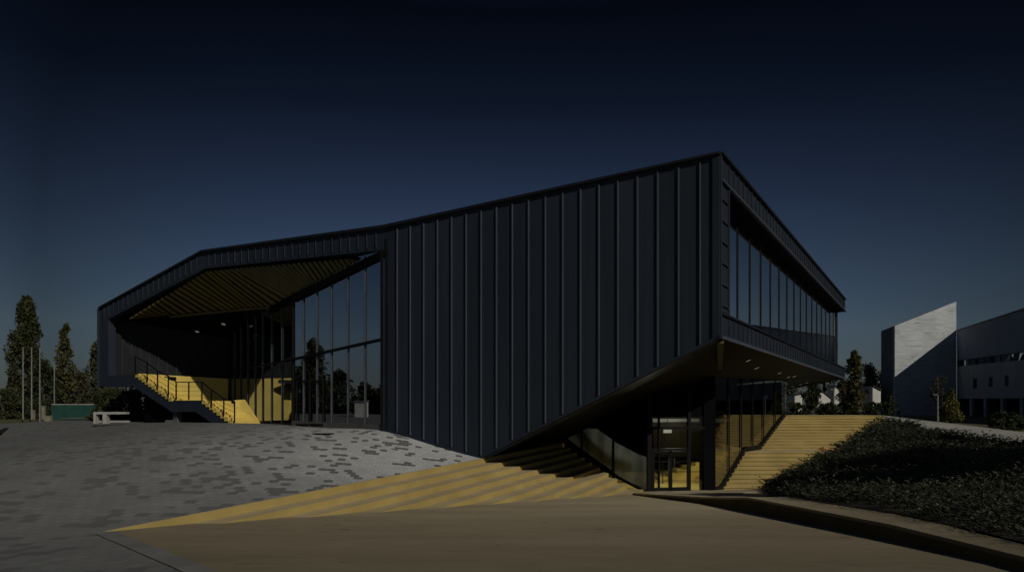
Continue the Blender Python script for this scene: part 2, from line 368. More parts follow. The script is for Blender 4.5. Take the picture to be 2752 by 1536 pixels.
sand_poly = [W, Wn, Wf, (40, -24), (40, 7), (30, 28.2), (16, 28.3), (8, 30), (2, 31), W+AU*20]
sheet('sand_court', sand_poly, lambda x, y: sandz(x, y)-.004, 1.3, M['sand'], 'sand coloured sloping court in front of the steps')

mb = MB(); un = (Wn-W).normalized(); pn = Vector((-un.y, un.x)); pn = pn if pn.x < 0 else -pn
for k in range(40):
    a, b_ = W+un*(.3+k*.8), W+un*(.3+k*.8+.79); mb.poly([(a.x, a.y, sandz(a.x, a.y)+.012), (b_.x, b_.y, sandz(b_.x, b_.y)+.012), ((b_+pn*.28).x, (b_+pn*.28).y, plazaz((b_+pn*.28).x, (b_+pn*.28).y)+.012), ((a+pn*.28).x, (a+pn*.28).y, plazaz((a+pn*.28).x, (a+pn*.28).y)+.012)])
tag(mb.build('paving_border', M['border']), 'light stone border strip between the grey paving and the sand court', None, None, 'structure')
# ground sheet to horizon
gc = [at(1900, 1114, 60), at(2400, 1119, 75), at(2752, 1165, 36), at(2600, 1140, 48), at(2752, 1152, 50), at(100, 1131, 55), at(-500, 1133, 60), at(100, 1128, 80), at(2200, 1112, 90), at(2200, 1113, 50), (0, 60, .9), (-30, 50, .3),
      at(3400, 1170, 45), (-150, 150, 0), (150, 150, .4), (0, 200, .3), (-200, -100, 0), (200, -100, 0), (70, 10, .1)]
gz0 = tps(gc, 2.)
def groundz(x, y):
    r = math.hypot(x, y-20)
    z = gz0(x, y) if r < 150 else .3
    z = max(-.6, min(1.3, z)) if r < 150 else z
    k = max(0, min(1, (r-90)/60.)); z = z*(1-k) + .3*k
    dx = max(-62-x, x-38, 0); dy = max(-26-y, y-40 if x > -18 else y-44, 0); dd = math.hypot(dx, dy)
    if dd < 3: z = min(z, -3.5 + (z+3.5)*(dd/3.)) if (x > -20) else min(z, z-1.2+.4*dd)
    return z
def ground():
    def axis(c):
        a = [0]; st = 1.6
        while a[-1] < 3000: a.append(a[-1]+st); st *= (1.0 if a[-1] < 70 else 1.25)
        return sorted(set([c-x for x in a]+[c+x for x in a]))
    xs, ys = axis(0), axis(20); v = [(x, y, groundz(x, y)) for y in ys for x in xs]; n = len(xs)
    f = [(j*n+i, j*n+i+1, (j+1)*n+i+1, (j+1)*n+i) for j in range(len(ys)-1) for i in range(n-1)]
    me = bpy.data.meshes.new('ground'); me.from_pydata(v, [], f); me.materials.append(M['grass'])
    for p in me.polygons: p.use_smooth = True
    o = bpy.data.objects.new('ground', me); COL.objects.link(o); tag(o, 'dull dry grass ground around the buildings', None, None, 'structure')
ground()

# terrace tiers on the left
NT, TW, TR = 9, .494, .163
mb = MB()
for k in range(-1, NT):
    d0, d1 = k*TW, (k+1)*TW
    if k == -1: d0, d1 = -.06, .003
    if k == NT-1: d1 += .15
    if k == 0: d0 = 0.003
    se = 22.2-.894*(d0+.2) if k < 7 else 18.6
    dz = -TR*(k+1)+(.012 if k == -1 else 0)
    def tp(s, d, b=0): q = W+AU*s+AQ*d; return Vector((q.x, q.y, EYE+hA(s)+dz-b))
    se2 = se if k >= 7 else 22.2-.894*(d1+.2)
    top = [tp(-.1 if k < 0 else -1, d0), tp(-.1 if k < 0 else -1, d1), tp(se2, d1), tp(se, d0)]
    mb.prism([p-Vector((0, 0, 1.6)) for p in top], (0, 0, 1.6))
# kerb closing plaza level beyond the facade foot (under the building)
q = [W+AU*13.9, W+AU*13.9+AQ*(-3), W+AU*22.2+AQ*(-3), W+AU*22.2]
ss = [13.9, 13.9, 22.2, 22.2]
mb.prism([Vector((a.x, a.y, EYE+hA(s)-1.6)) for a, s in zip(q, ss)], (0, 0, 1.6))
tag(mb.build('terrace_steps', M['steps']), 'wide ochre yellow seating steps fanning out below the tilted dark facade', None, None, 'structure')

# steps on the right
mb = MB()
def xg(y): return 7.99+(y-27.3)*(14.3-7.99)/(36-27.3)
def xr(y): return float(np.interp(y, [28, 31, 33, 36], [11.3, 14.7, 16.7, 19.2]))
z0, z1, z2 = EYE-3.28, EYE-1.85, EYE-.28
def flight(mb, ya, tr, n, za, zb_, ylast, xl, xrr):
    for i in range(n):
        z = za+(zb_-za)*(i+1)/n; y = ya+i*tr; ye = y+tr if i < n-1 else ylast
        mb.prism([(xl(y)-.6, y+.03, za-.3), (xrr(y), y+.03, za-.3), (xrr(ye), ye+.03, za-.3), (xl(ye)-.6, ye+.03, za-.3)], (0, 0, z-za+.3-.045))
        mb.prism([(xl(y)-.6, y, z-.045), (xrr(y), y, z-.045), (xrr(ye), ye+.028, z-.045), (xl(ye)-.6, ye+.028, z-.045)], (0, 0, .045))
flight(mb, 28.0, 2.5/9, 9, z0, z1, 32.4, xg, lambda y: xr(y)+.3)
flight(mb, 32.3, 3.7/12, 12, z1+.003, z2, 39., xg, lambda y: min(xr(y)+.5, 19.3))
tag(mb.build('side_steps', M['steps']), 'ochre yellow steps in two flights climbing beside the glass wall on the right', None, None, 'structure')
# plaza at the head of the right steps and path band
ph = tps([at(2112, 1115, 37), at(2112, 1114.5, 55), at(2112, 1114.5, 60), at(2220, 1115, 60), at(2350, 1115.5, 40), at(2350, 1119, 45), at(2376, 1133, 38), at(2561, 1170, 29.5), at(2752, 1195, 27), at(2752, 1164, 35), at(2560, 1140, 40), (30, 20, -.1), (40, 30, 0)], .01)
sheet('upper_path', [(12.3, 38.9), XY(2112, 46), XY(2200, 46), XY(2350, 43), XY(2560, 41), XY(2752, 35.5), (36, 31), (38, 20), (34, 20), XY(2752, 25.5), XY(2561, 29.2), XY(2376, 37), (19.6, 38.9)], lambda x, y: min(ph(x, y)+.03, EYE-.285-.008*max(0, y-37.5)), 1.2, M['asphalt'], 'pale grey footpath curving behind the planting bed')

# curb walkway strip along the bed
outer = [XY(2009, 16.4), XY(2396, 10.2), XY(2752, 7.4), Vector((5.4, 3.5)), Vector((5.2, -3)), Vector((5.0, -14))]
out_h = lambda y: float(np.interp(y, [4, 7.4, 10.2, 16.4, 19.4, 24.8, 28.5], [.12, .14, .24, .34, .20, .07, .05]))
outer_l = [XY(1704, 25.2), XY(1800, 21.9), XY(1900, 19.4)] + outer
inner_l = [XY(1706, 26.6), XY(1850, 27.35), XY(2085, 28.05), XY(2078, 17.4), XY(2396, 11.9), XY(2752, 8.2), Vector((6.15, 3.4)), Vector((6.0, -3)), Vector((5.8, -14))]
def strip(path, t):
    L = [0]
    for a, b in zip(path, path[1:]): L.append(L[-1]+(b-a).length)
    d = t*L[-1]
    for i in range(len(path)-1):
        if d <= L[i+1] or i == len(path)-2: return path[i].lerp(path[i+1], (d-L[i])/(L[i+1]-L[i]))
# map by key index for a straight match
mb = MB()
inner_m = inner_l
sec = []
for i in range(len(outer_l)-1):
    nseg = 8
    for k in range(nseg):
        t = k/nseg; sec.append((outer_l[i].lerp(outer_l[i+1], t), inner_m[i].lerp(inner_m[i+1], t)))
sec.append((outer_l[-1], inner_m[-1])); kf = MB(); kf2 = MB()
for (a, b), (c, d) in zip(sec, sec[1:]):
    za, zb = sandz(0, a.y)+out_h(a.y), sandz(0, c.y)+out_h(c.y); zc, zd_ = sandz(0, b.y)+out_h(b.y), sandz(0, d.y)+out_h(d.y)
    i = len(mb.v)
    b2, d2 = b+(b-a)*.06, d+(d-c)*.06
    mb.v += [Vector((a.x, a.y, za)), Vector((c.x, c.y, zb)), Vector((d2.x, d2.y, zd_)), Vector((b2.x, b2.y, zc)), Vector((a.x, a.y, za-1)), Vector((c.x, c.y, zb-1))]
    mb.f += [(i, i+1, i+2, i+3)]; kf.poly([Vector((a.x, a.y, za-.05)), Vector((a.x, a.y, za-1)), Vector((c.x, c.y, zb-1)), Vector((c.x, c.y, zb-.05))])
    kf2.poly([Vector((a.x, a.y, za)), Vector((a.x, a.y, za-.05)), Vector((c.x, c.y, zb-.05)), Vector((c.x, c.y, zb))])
for q_ in (kf2,): 
    k = len(mb.v); mb.v += q_.v; mb.f += [tuple(i+k for i in f) for f in q_.f]
tag(mb.build('kerb_walk', M['sand'], fix=False, extra=(kf, M['kerb_shade'])), 'raised sand coloured kerb strip edging the planting bed', None, None, 'structure')

# planting bed mound
bed_poly = [XY(2078, 17.4)+Vector((-.1, .3)), XY(2396, 11.9)+Vector((.05, 0)), XY(2752, 8.2)+Vector((.05, 0)), Vector((6.2, 3.4)), Vector((6.05, -3)), Vector((8, -13)), Vector((20, -13)), Vector((36, 0)), Vector((34, 20)), XY(2752, 25.5), XY(2561, 29.2), XY(2376, 36.5), Vector((18.4, 35.2)), Vector((17.2, 33)), Vector((15.1, 30.9)), Vector((11.2, 28.4)), XY(2090, 25)]
def kz(y): return sandz(0, y)+out_h(y)
bc = []
for px, D in ((2078, 17.4), (2396, 11.9), (2752, 8.2)): q = XY(px, D); bc.append((q.x, q.y, kz(q.y)+.02))
bc += [(6.2, 3.4, kz(3.4)), (6.05, -3, kz(-3)), (7, -12, kz(-12)), (36, 0, .6), (34, 20, .2), at(2752, 1208, 25.5), at(2561, 1178, 29.2), at(2376, 1142, 36.5), at(2320, 1163, 33), at(2215, 1208, 31.2), at(2130, 1262, 29), at(2095, 1295, 28), at(2085, 1318, 24),
       at(2450, 1235, 24), at(2300, 1265, 23.5), at(2600, 1285, 18), (12, 8, .35)]
bedz = tps(bc, .02)
sheet('planting_soil', bed_poly, lambda x, y: bedz(x, y), 1.0, M['soil'], 'dark soil of the sloping planting bed')

def inside_poly(pts, x, y):
    c = False
    for a, b in zip(pts, pts[1:]+pts[:1]):
        if (a.y > y) != (b.y > y) and x < (b.x-a.x)*(y-a.y)/(b.y-a.y)+a.x: c = not c
    return c
def leaf_arr(name, C, A, S, mat, parent=None):
    """pointed four sided leaves from centre, axis and side arrays, one mesh"""
    off = Vector((0, 0, 0)); o2 = parent
    while o2 is not None: off += o2.location; o2 = o2.parent
    C = C-np.array(off); n = len(C)
    V = np.empty((n*4, 3)); V[0::4] = C-A; V[1::4] = C+S; V[2::4] = C+A; V[3::4] = C-S
    me = bpy.data.meshes.new(name); me.vertices.add(n*4); me.vertices.foreach_set('co', V.astype(np.float32).ravel())
    me.loops.add(n*4); me.loops.foreach_set('vertex_index', np.arange(n*4, dtype=np.int32))
    me.polygons.add(n); me.polygons.foreach_set('loop_start', np.arange(0, n*4, 4, dtype=np.int32)); me.polygons.foreach_set('loop_total', np.full(n, 4, np.int32))
    me.update(calc_edges=True); me.validate(); me.materials.append(mat)
    o = bpy.data.objects.new(name, me); COL.objects.link(o)
    if parent is not None: o.parent = parent
    return o
def rvec(rng):
    z = rng.uniform(-1, 1); t = rng.uniform(0, 2*math.pi); r = math.sqrt(1-z*z)
    return (r*math.cos(t), r*math.sin(t), z)
def bed_cover():
    rng = np.random.default_rng(5)
    # coarse height grid for speed
    gx = np.arange(2.5, 36.01, .5); gy = np.arange(2, 38.01, .5)
    G = np.array([[bedz(x, y) for x in gx] for y in gy])
    n = 36000; x = rng.uniform(3, 34, n); y = 4.2+33*rng.random(n)**1.35
    keep = np.array([inside_poly(bed_poly, a, b) and a < .76*b+3.5 for a, b in zip(x, y)])
    x, y = x[keep], y[keep]
    fxp = (x-gx[0])/.5; fyp = (y-gy[0])/.5; ix = np.clip(fxp.astype(int), 0, len(gx)-2); iy = np.clip(fyp.astype(int), 0, len(gy)-2); tx, ty = fxp-ix, fyp-iy
    z = G[iy, ix]*(1-tx)*(1-ty)+G[iy, ix+1]*tx*(1-ty)+G[iy+1, ix]*(1-tx)*ty+G[iy+1, ix+1]*tx*ty
    mod = .5+.5*np.sin(x*1.1+1.7*np.sin(y*.7))*np.sin(y*.9+x*.45)
    mod2 = .5+.5*np.sin(x*2.9+2.2*np.sin(y*2.1)+1)*np.sin(y*2.3-x*.8)
    hh = rng.uniform(.08, .26, len(x))*(.5+1.0*mod+.7*mod2)
    C, A, S = [], [], []
    for k in range(7):
        a = rng.uniform(0, 6.283, len(x)); ln = rng.uniform(.16, .5, len(x)); upk = hh*rng.uniform(.6, 1.4, len(x)); dx, dy = np.cos(a), np.sin(a)
        for j in range(1, 7):
            t = j/6.; px_ = x+dx*ln*t; py_ = y+dy*ln*t; pz_ = z+upk*(1-(1-t)**2)-.10*t*t*ln
            l = rng.uniform(.018, .042, len(x))*(.42+.032*y); sg = 1 if j % 2 else -1
            ax = np.stack([dx*.7-dy*sg*.55, dy*.7+dx*sg*.55, rng.uniform(.0, .7, len(x))], 1)*(l*1.5)[:, None]
            r = rng.normal(size=(len(x), 3)); sd = np.cross(ax, r); sd = sd/(np.linalg.norm(sd, axis=1)[:, None]+1e-6)*(l*.42)[:, None]
            C.append(np.stack([px_, py_, pz_], 1)); A.append(ax); S.append(sd)
    o = leaf_arr('ground_cover', np.concatenate(C), np.concatenate(A), np.concatenate(S), M['leaf_ground'])
    tag(o, 'dense low dark green shrubs covering the sloping bed', None, None, 'stuff')
bed_cover()

# orange kerb prism at the landing
mb = MB(); a = P(2193, 1212, 32.4); b_ = P(2222, 1208, 31.4); c_ = P(2252, 1226, 30.6)
p = [P(2184, 1214, 32.2), P(2213, 1224, 31.0), P(2250, 1236, 30.4), P(2264, 1222, 32.0)]
top = P(2214, 1198, 31.9)
mb.poly([p[0], p[1], top]); mb.poly([p[1], p[2], top]); mb.poly([p[2], p[3], top]); mb.poly([p[3], p[0], top]); mb.poly(p)
tag(mb.build('landing_kerb', M['terracotta']), 'small orange sloping kerb wedge at the edge of the landing by the bed', 'kerb')

# ------------------------------------------------------------------ pavilion
K0 = XY(1935, 20); dF = (XY(1036, DF(1036))-K0).normalized(); dR = (XY(2271, DR(2271))-K0).normalized()
nF = Vector((dF.y, -dF.x))
if nF.dot(-K0) < 0: nF = -nF
nR = Vector((dR.y, -dR.x))
if nR.dot(-K0) < 0: nR = -nR
bld = thing('pavilion_building', (2, 30, EYE-3.3), 'angular charcoal metal clad pavilion with cantilevered box and open loggia', 'building')
def V3(p, z): return Vector((p[0], p[1], z))
def pF(px, py): return P(px, py, DF(px))
def pR(px, py): return P(px, py, DR(px))
nF3, nR3 = V3(nF, 0), V3(nR, 0)
def panel_tone(m, direction, pitch, start, amt):
    nt = m.node_tree; L = nt.links.new; b = [n for n in nt.nodes if n.type == 'BSDF_PRINCIPLED'][0]; src = b.inputs['Base Color'].links[0].from_socket
    g = N(nt, 'ShaderNodeNewGeometry'); d = N(nt, 'ShaderNodeVectorMath', operation='DOT_PRODUCT'); L(g.outputs['Position'], d.inputs[0]); d.inputs[1].default_value = (direction.x, direction.y, 0)
    a = N(nt, 'ShaderNodeMath', operation='SUBTRACT'); L(d.outputs['Value'], a.inputs[0]); a.inputs[1].default_value = start
    q = N(nt, 'ShaderNodeMath', operation='DIVIDE'); L(a.outputs[0], q.inputs[0]); q.inputs[1].default_value = pitch
    f = N(nt, 'ShaderNodeMath', operation='FLOOR'); L(q.outputs[0], f.inputs[0])
    wn = N(nt, 'ShaderNodeTexWhiteNoise', noise_dimensions='1D'); L(f.outputs[0], wn.inputs['W'])
    mr = N(nt, 'ShaderNodeMapRange'); L(wn.outputs['Value'], mr.inputs['Value']); mr.inputs['To Min'].default_value = 1-amt; mr.inputs['To Max'].default_value = 1+amt
    # faint rain streaks
    tc = N(nt, 'ShaderNodeTexCoord'); mp = N(nt, 'ShaderNodeMapping'); mp.inputs['Scale'].default_value = (7, 7, .22); L(tc.outputs['Object'], mp.inputs[0])
    nz = N(nt, 'ShaderNodeTexNoise'); nz.inputs['Scale'].default_value = 1.; nz.inputs['Detail'].default_value = 5; L(mp.outputs[0], nz.inputs['Vector'])
    m2 = N(nt, 'ShaderNodeMapRange'); L(nz.outputs['Fac'], m2.inputs['Value']); m2.inputs['From Min'].default_value = .3; m2.inputs['From Max'].default_value = .7; m2.inputs['To Min'].default_value = .88; m2.inputs['To Max'].default_value = 1.12
    mm = N(nt, 'ShaderNodeMath', operation='MULTIPLY'); L(mr.outputs[0], mm.inputs[0]); L(m2.outputs[0], mm.inputs[1])
    sc = N(nt, 'ShaderNodeVectorMath', operation='SCALE'); L(src, sc.inputs[0]); L(mm.outputs[0], sc.inputs['Scale']); L(sc.outputs[0], b.inputs['Base Color'])
panel_tone(M['metal'], dF, (Vector((pF(1068.3, 0).x, pF(1068.3, 0).y))-Vector((pF(1882.3, 0).x, pF(1882.3, 0).y))).length/18., Vector((pF(1882.3, 0).x, pF(1882.3, 0).y)).dot(dF), .10)
# long front wall
mb = MB()
ring = [pF(1934.5, 415), pF(1036, 613), pF(1036, 1165), pF(1285, 1240), pF(1287, 1232), pF(1934.5, 909)]
mb.prism([ring[0], ring[1], ring[2], ring[3], ring[5]], -nF3*.3)
frontmb = mb
def zline(p0, p1, t0, t1, t): return p0.z + (p1.z-p0.z)*(t-t0)/(t1-t0)
def tF(p): return (Vector((p.x, p.y))-K0).dot(dF)
tA = tF(pF(1882.3, 0)); tB = tF(pF(1068.3, 0)); mbr = MB(); mbs = MB()
t1036 = tF(pF(1036, 0)); t1285 = tF(pF(1286, 0))
for i in range(0, 19):
    t = tA+(tB-tA)*i/18.; pt = K0+dF*t
    zt = zline(pF(1935, 415), pF(1036, 613), 0, t1036, t)-.13
    zb = (zline(pF(1935, 909), pF(1286, 1234), 0, t1285, t)+.10) if t < t1285 else zline(pF(1286, 1234), pF(1036, 1160), t1285, t1036, t)+.16
    c = V3(pt+nF*.045, 0)
    w = .036
    for (mbx, z_a, z_b) in ((mbr, zb, zt),):
        mbx.prism([V3(pt-dF*w/2, z_a), V3(pt+dF*w/2, z_a), V3(pt+dF*w/2+nF*.05, z_a), V3(pt-dF*w/2+nF*.05, z_a)], (0, 0, z_b-z_a))
frontmb.build('front_cladding', M['metal'], bld, extra=(mbr, M['metal_rib']))
# trims: corner post, bottom edge trim, roof trim
mb = MB()
mb.prism([pF(1934, 421), pF(1916, 425), pF(1916, 917), pF(1934, 908)], nF3*.05)
mb.build('corner_trim', M['metal'], bld)
def band(p, q, h, n, dep, mat, name, ext=0.):
    m = MB(); up = Vector((0, 0, h)); m.prism([p, q, q+up, p+up], V3(n, 0)*dep) ; return m.build(name, mat, bld)
up = Vector((0, 0, 1))
mb = MB()
mb.prism([pF(1934, 909), pF(1286, 1235), pF(1286, 1235)+up*.10, pF(1934, 909)+up*.10], nF3*.05)
mb.prism([pF(1286, 1234), pF(1038, 1159), pF(1038, 1159)+up*.12, pF(1286, 1234)+up*.14], nF3*.045)
mb.build('base_trim', M['metal'], bld)
kink = pF(545, 678); pL = P(268, 830, 37.)
dK = Vector((pL.x-kink.x, pL.y-kink.y)).normalized(); nK = Vector((dK.y, -dK.x)); nK = nK if nK.dot(-Vector((kink.x, kink.y))) > 0 else -nK
nK3 = V3(nK, 0)
mb = MB()
a, b_ = pF(1936, 415), pF(1036, 613)
mb.prism([a+nF3*.0, b_, b_+up*.12, a+up*.07], nF3*.10)
mb.prism([b_, kink, kink+up*.10, b_+up*.12], nF3*.10)
mb.prism([kink, pL, pL+up*.10, kink+up*.10], nK3*.10)
ar, rr = pR(1935, 415), pR(2270, 806)
mb.prism([ar, rr, rr+up*.10, ar+up*.07], nR3*.10)
for o_ in (0,): pass
mb.build('roof_trim', M['metal_dark'], bld)
# shadow gap line under the roof trim
# fascia 1 over the loggia
mb = MB(); fb0, fb1 = pF(1036, 671), pF(551, 721)
mb.prism([pF(1036, 613), pF(545, 678), fb1, fb0], -nF3*.35)
def DK(px): return 1/(1/DF(545)+(545-px)/277.*(1/37.-1/DF(545)))
def pK(px, py): return P(px, py, DK(px))
jt = pK(291, 857)
mb.prism([kink, pL, pK(268, 1012), pK(291, 1010), jt, pK(549, 722)], -nK3*.4)
fasmb = mb
mb = MB()
tk = tF(kink); n = int((tk-t1036)/.48)
for i in range(1, n):
    t = t1036+(tk-t1036)*i/n; pt = K0+dF*t; zt = zline(pF(1036, 613), kink, t1036, tk, t)-.04; zb = zline(fb0, fb1, t1036, tk, t)+.12
    mb.prism([V3(pt-dF*.015, zb), V3(pt+dF*.015, zb), V3(pt+dF*.015+nF*.04, zb), V3(pt-dF*.015+nF*.04, zb)], (0, 0, zt-zb))
LK = (Vector((pL.x, pL.y))-Vector((kink.x, kink.y))).length; n = 20
for i in range(1, n):
    t = i/n; pt = Vector((kink.x, kink.y)).lerp(Vector((pL.x, pL.y)), t); zt = kink.z+(pL.z-kink.z)*t-.04; zb = zt-.64+.05*t
    mb.prism([V3(pt-dK*.015, zb), V3(pt+dK*.015, zb), V3(pt+dK*.015+nK*.04, zb), V3(pt-dK*.015+nK*.04, zb)], (0, 0, zt-zb))
fasmb.build('loggia_fascia', M['metal'], bld, extra=(mb, M['seam_soft']))

# slatted soffit : ruled bars between fascia and inner edge
E = Vector
def Din(px):  # inner edge of slats
    return DC(px) if px >= 727 else (36.0 if px >= 679 else 36.0+(679-px)*.0036)
def pin(px, py): return P(px, py, DC(px) if px >= 727 else DC(727)+(727-px)/48.*(35.2-DC(727)) if px > 679 else 35.2+(679-px)*.006)
low = lambda px: 851+(px-413)*(826-851)/266. if px < 679 else (826-2*(px-679)/48. if px < 727 else 824+(px-727)*(671-824)/306.)
topy = lambda px: (729+(px-555)*(694-729)/422.) if px >= 555 else 729+(555-px)*.617
def ptop(px): return P(px, topy(px)+1, (DF(px)+.35) if px >= 551 else DK(px)+.35)
pairs = [(330, 372), (414, 457), (493, 602), (555, 679), (640, 778), (809, 848), (930, 944), (1000, 1004), (1030, 1031)]
def mapb(px):
    for (a0, b0), (a1, b1) in zip(pairs, pairs[1:]):
        if a0 <= px <= a1: return b0+(b1-b0)*(px-a0)/(a1-a0)
back = MB()
prev = None
for px in [330, 372, 414, 454, 493, 524, 555, 597, 640, 700, 760, 809, 870, 930, 965, 1000, 1012]:
    cur = (ptop(px)+up*.10, pin(mapb(px), low(mapb(px)))+up*.10)
    if prev: back.poly([prev[0], prev[1], cur[1], cur[0]])
    prev = cur
back.build('soffit_backing', M['black'], bld, fix=False)
for nm, rng_ in (('left', (352, 553, 18)), ('right', (564, 985, 31))):
    mb = MB(); a0, a1, n = rng_; st_ = (a1-a0)/(n-1)
    for i in range(n):
        px = a0+st_*i; dl = st_*.27
        mb.prism([ptop(px-dl), ptop(px+dl), pin(mapb(px+dl), low(mapb(px+dl))), pin(mapb(px-dl), low(mapb(px-dl)))], (0, 0, .06))
    mb.build('slatted_soffit', M['slat'], bld)
# gutter edge strip of the soffit
mb = MB()
for a, b_ in (((457, 848), (679, 826)), ((679, 826), (727, 824)), ((727, 824), (1030, 672))):
    p0, p1 = pin(a[0], a[1]+3), pin(b_[0], b_[1]+3)
    mb.bar(p0, p1, .10, .10)
mb.build('soffit_edge', M['slat'], bld)
mb = MB(); mb.bar(P(727, 833, DC(727)-.14), P(788, 801, DC(788)-.14), .12, .28); mb.bar(P(788, 801, DC(788)-.14), P(1036, 680, DC(1030)-.14), .12, .30); mb.build('curtain_head', M['black'], bld)
# dark return of fascia to slats
mb = MB()
mb.poly([fb0, fb1, ptop(560)+up*.02, P(1036, 676, DF(1036)+1)]); mb.poly([fb1, jt, P(340, 845, 37.2), ptop(552)+up*.02])
mb.build('fascia_return', M['black'], bld)
# inner black ceiling, back wall
Ct = P(612, 911, 39.); lin = P(285, 856, 37.3)
mb = MB(); edge = [lin, pin(330, 858), pin(457, 848)+up*.02, pin(679, 826)+up*.02, pin(727, 824)+up*.02, P(1036, 668, DF(1036)+.5)]
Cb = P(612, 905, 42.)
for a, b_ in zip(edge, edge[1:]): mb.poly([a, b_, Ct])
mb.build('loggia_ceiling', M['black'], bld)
wl, wr = XY(280, 37.05), XY(612, 39.0); gz = EYE-.9
nW = Vector(((wr-wl).y, -(wr-wl).x)).normalized(); nW = nW if nW.y < 0 else -nW
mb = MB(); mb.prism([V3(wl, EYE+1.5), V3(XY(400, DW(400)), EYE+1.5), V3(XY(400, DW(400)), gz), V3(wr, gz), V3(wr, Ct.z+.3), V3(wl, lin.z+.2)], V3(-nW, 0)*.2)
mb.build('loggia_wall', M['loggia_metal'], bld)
mb = MB(); LW = (wr-wl).length
for i in range(1, 14):
    pt = wl.lerp(wr, i/14.); mb.bar(V3(pt+nW*.02, EYE+1.2), V3(pt+nW*.02, lin.z+(Ct.z-lin.z)*i/14.), .03, .04, up=V3(nW, 0))
mb.build('wall_seam', M['seam_soft'], bld)
def yw(px, py):
    q_ = XY(px, 1.); a_ = XY(372, DW(372)-.45); b__ = wr+nW*.45; d_ = b__-a_; k_ = q_.x; t_ = (k_*a_.y-a_.x)/(d_.x-k_*d_.y); g_ = a_+d_*t_; return P(px, py, g_.y)
mb = MB(); mb.prism([yw(372, 1028), yw(400, 1050), yw(400, 1150), yw(613, 1150), yw(613, 1017), yw(372, 1003)], V3(-nW, 0)*.4)
mb.build('yellow_wall', M['yellow'], bld)
# end jamb of the left
mb = MB(); mb.prism([V3(Vector((pL.x, pL.y)), EYE+1.2), V3(wl, EYE+1.2), V3(wl, lin.z+.3), V3(Vector((pL.x, pL.y)), pL.z)], Vector((-.15, .0, 0)))
mb.build('end_wall', M['metal'], bld)

# curtain wall
nC = (XY(1030, DC(1030))-XY(612, 39)); nC = Vector((nC.y, -nC.x)).normalized(); nC = nC if nC.dot(-XY(800, 32)) > 0 else -nC
nC3 = V3(nC, 0)
def pC(px, py): return P(px, py, DC(px))
ctop = lambda px: Ct.z+.3 + (EYE+(1101-672)/F*DC(1036)+.4-Ct.z-.3)*((Vector((pC(px, 0).x, pC(px, 0).y))-cc).length/(cx-cc).length)
base = lambda px: 1136+(px-612)*.03+max(0, px-788)*.045
mb = MB(); pts = [612, 788, 1034]
for a, b_ in zip(pts, pts[1:]):
    A_, B_ = pC(a, base(a)-3), pC(b_, base(b_)-14)
    mb.poly([A_, B_, V3(B_, ctop(b_)), V3(A_, ctop(a))])
cw = mb.build('curtain_wall', M['mirror'], bld)
mull = [982, 936, 892, 853, 817, 788, 759, 731, 707, 687, 667, 648, 631]
for px in mull:
    q_ = pC(px, base(px)); w = .028 if px != 788 else .13
    m = MB(); tt = min(ctop(px), P(px, low(max(px, 680)) if px > 727 else 830, DC(px)).z+.1)
    m.bar(V3(q_, q_.z)+nC3*.03, V3(q_, tt)+nC3*.03, w, .06, up=nC3); m.build('mullion', M['mullion'] if px != 788 else M['frame_black'], cw)
m = MB(); m.bar(pC(788, 965)+nC3*.06, pC(1030, 911)+nC3*.06, .06, .09); m.bar(pC(612, 1000)+nC3*.06, pC(788, 965)+nC3*.06, .05, .06); m.build('rail', M['frame_black'], cw)
m = MB(); m.prism([pC(788, 1130), pC(1032, 1141), pC(1032, 1162), pC(788, 1147)], nC3*.07); m.build('plinth', M['plinth'], cw)
m = MB(); m.prism([pC(612, 1131), pC(788, 1136), pC(788, 1147), pC(612, 1139)], nC3*.05); m.build('sill', M['frame_black'], cw)
# glazed doors in the curtain wall
for a, b_ in ((800, 833), (836, 871)):
    m = MB(); A_, B_ = pC(a, 1146), pC(b_, 1148); zt = P(a, 1024, DC(a)).z
    for q_ in (A_, B_): m.bar(q_+nC3*.05, V3(q_, zt)+nC3*.05, .05, .04, up=nC3)
    m.bar(V3(A_, zt)+nC3*.05, V3(B_, zt)+nC3*.05, .04, .06); m.bar(V3(A_, A_.z+.08)+nC3*.05, V3(B_, A_.z+.08)+nC3*.05, .04, .12)
    d_ = m.build('glazed_door', M['frame_black'], bld)
    m = MB(); h_ = A_.lerp(B_, .85); m.bar(V3(h_, A_.z+.85)+nC3*.16, V3(h_, A_.z+1.3)+nC3*.16, .03, .03); m.build('handle', M['mullion'], d_)
# right jamb
mb = MB(); mb.prism([pF(1044, 640), pF(1036, 640), pF(1036, 1160), pF(1044, 1161)], nF3*.03); 
mb.prism([pC(1028, 672), pC(1036, 668), pC(1036, 1160), pC(1028, 1158)], nC3*.1); mb.build('jamb', M['metal_dark'], bld)

# ---- right end: fascia, sill band, jamb, recess, window
zt, zf_, zs, zb = 7.416+EYE, 6.66+EYE, 2.79+EYE, 2.085+EYE
LR = 31.4
def R2(t, w=0.): return K0+dR*t-nR*w
def quadR(mb, t0, t1, z0_, z1_, w0=0., dep=.25):
    mb.prism([V3(R2(t0, w0), z0_), V3(R2(t1, w0), z0_), V3(R2(t1, w0), z1_), V3(R2(t0, w0), z1_)], V3(-nR, 0)*dep)
emb = MB(); quadR(emb, 0.02, LR, zf_, zt); quadR(emb, 0.02, LR, zb, zs); quadR(emb, 0.02, .92, zs+.003, zf_-.003)
mb = MB()
for i in range(1, 52):
    t = .3+i*.6
    if t > LR-.1: break
    for a, b_ in ((zb+.12, zs-.05), (zf_+.04, zt-.04)):
        mb.prism([V3(R2(t), a), V3(R2(t+.025), a), V3(R2(t+.025, -.045), a), V3(R2(t, -.045), a)], (0, 0, b_-a))
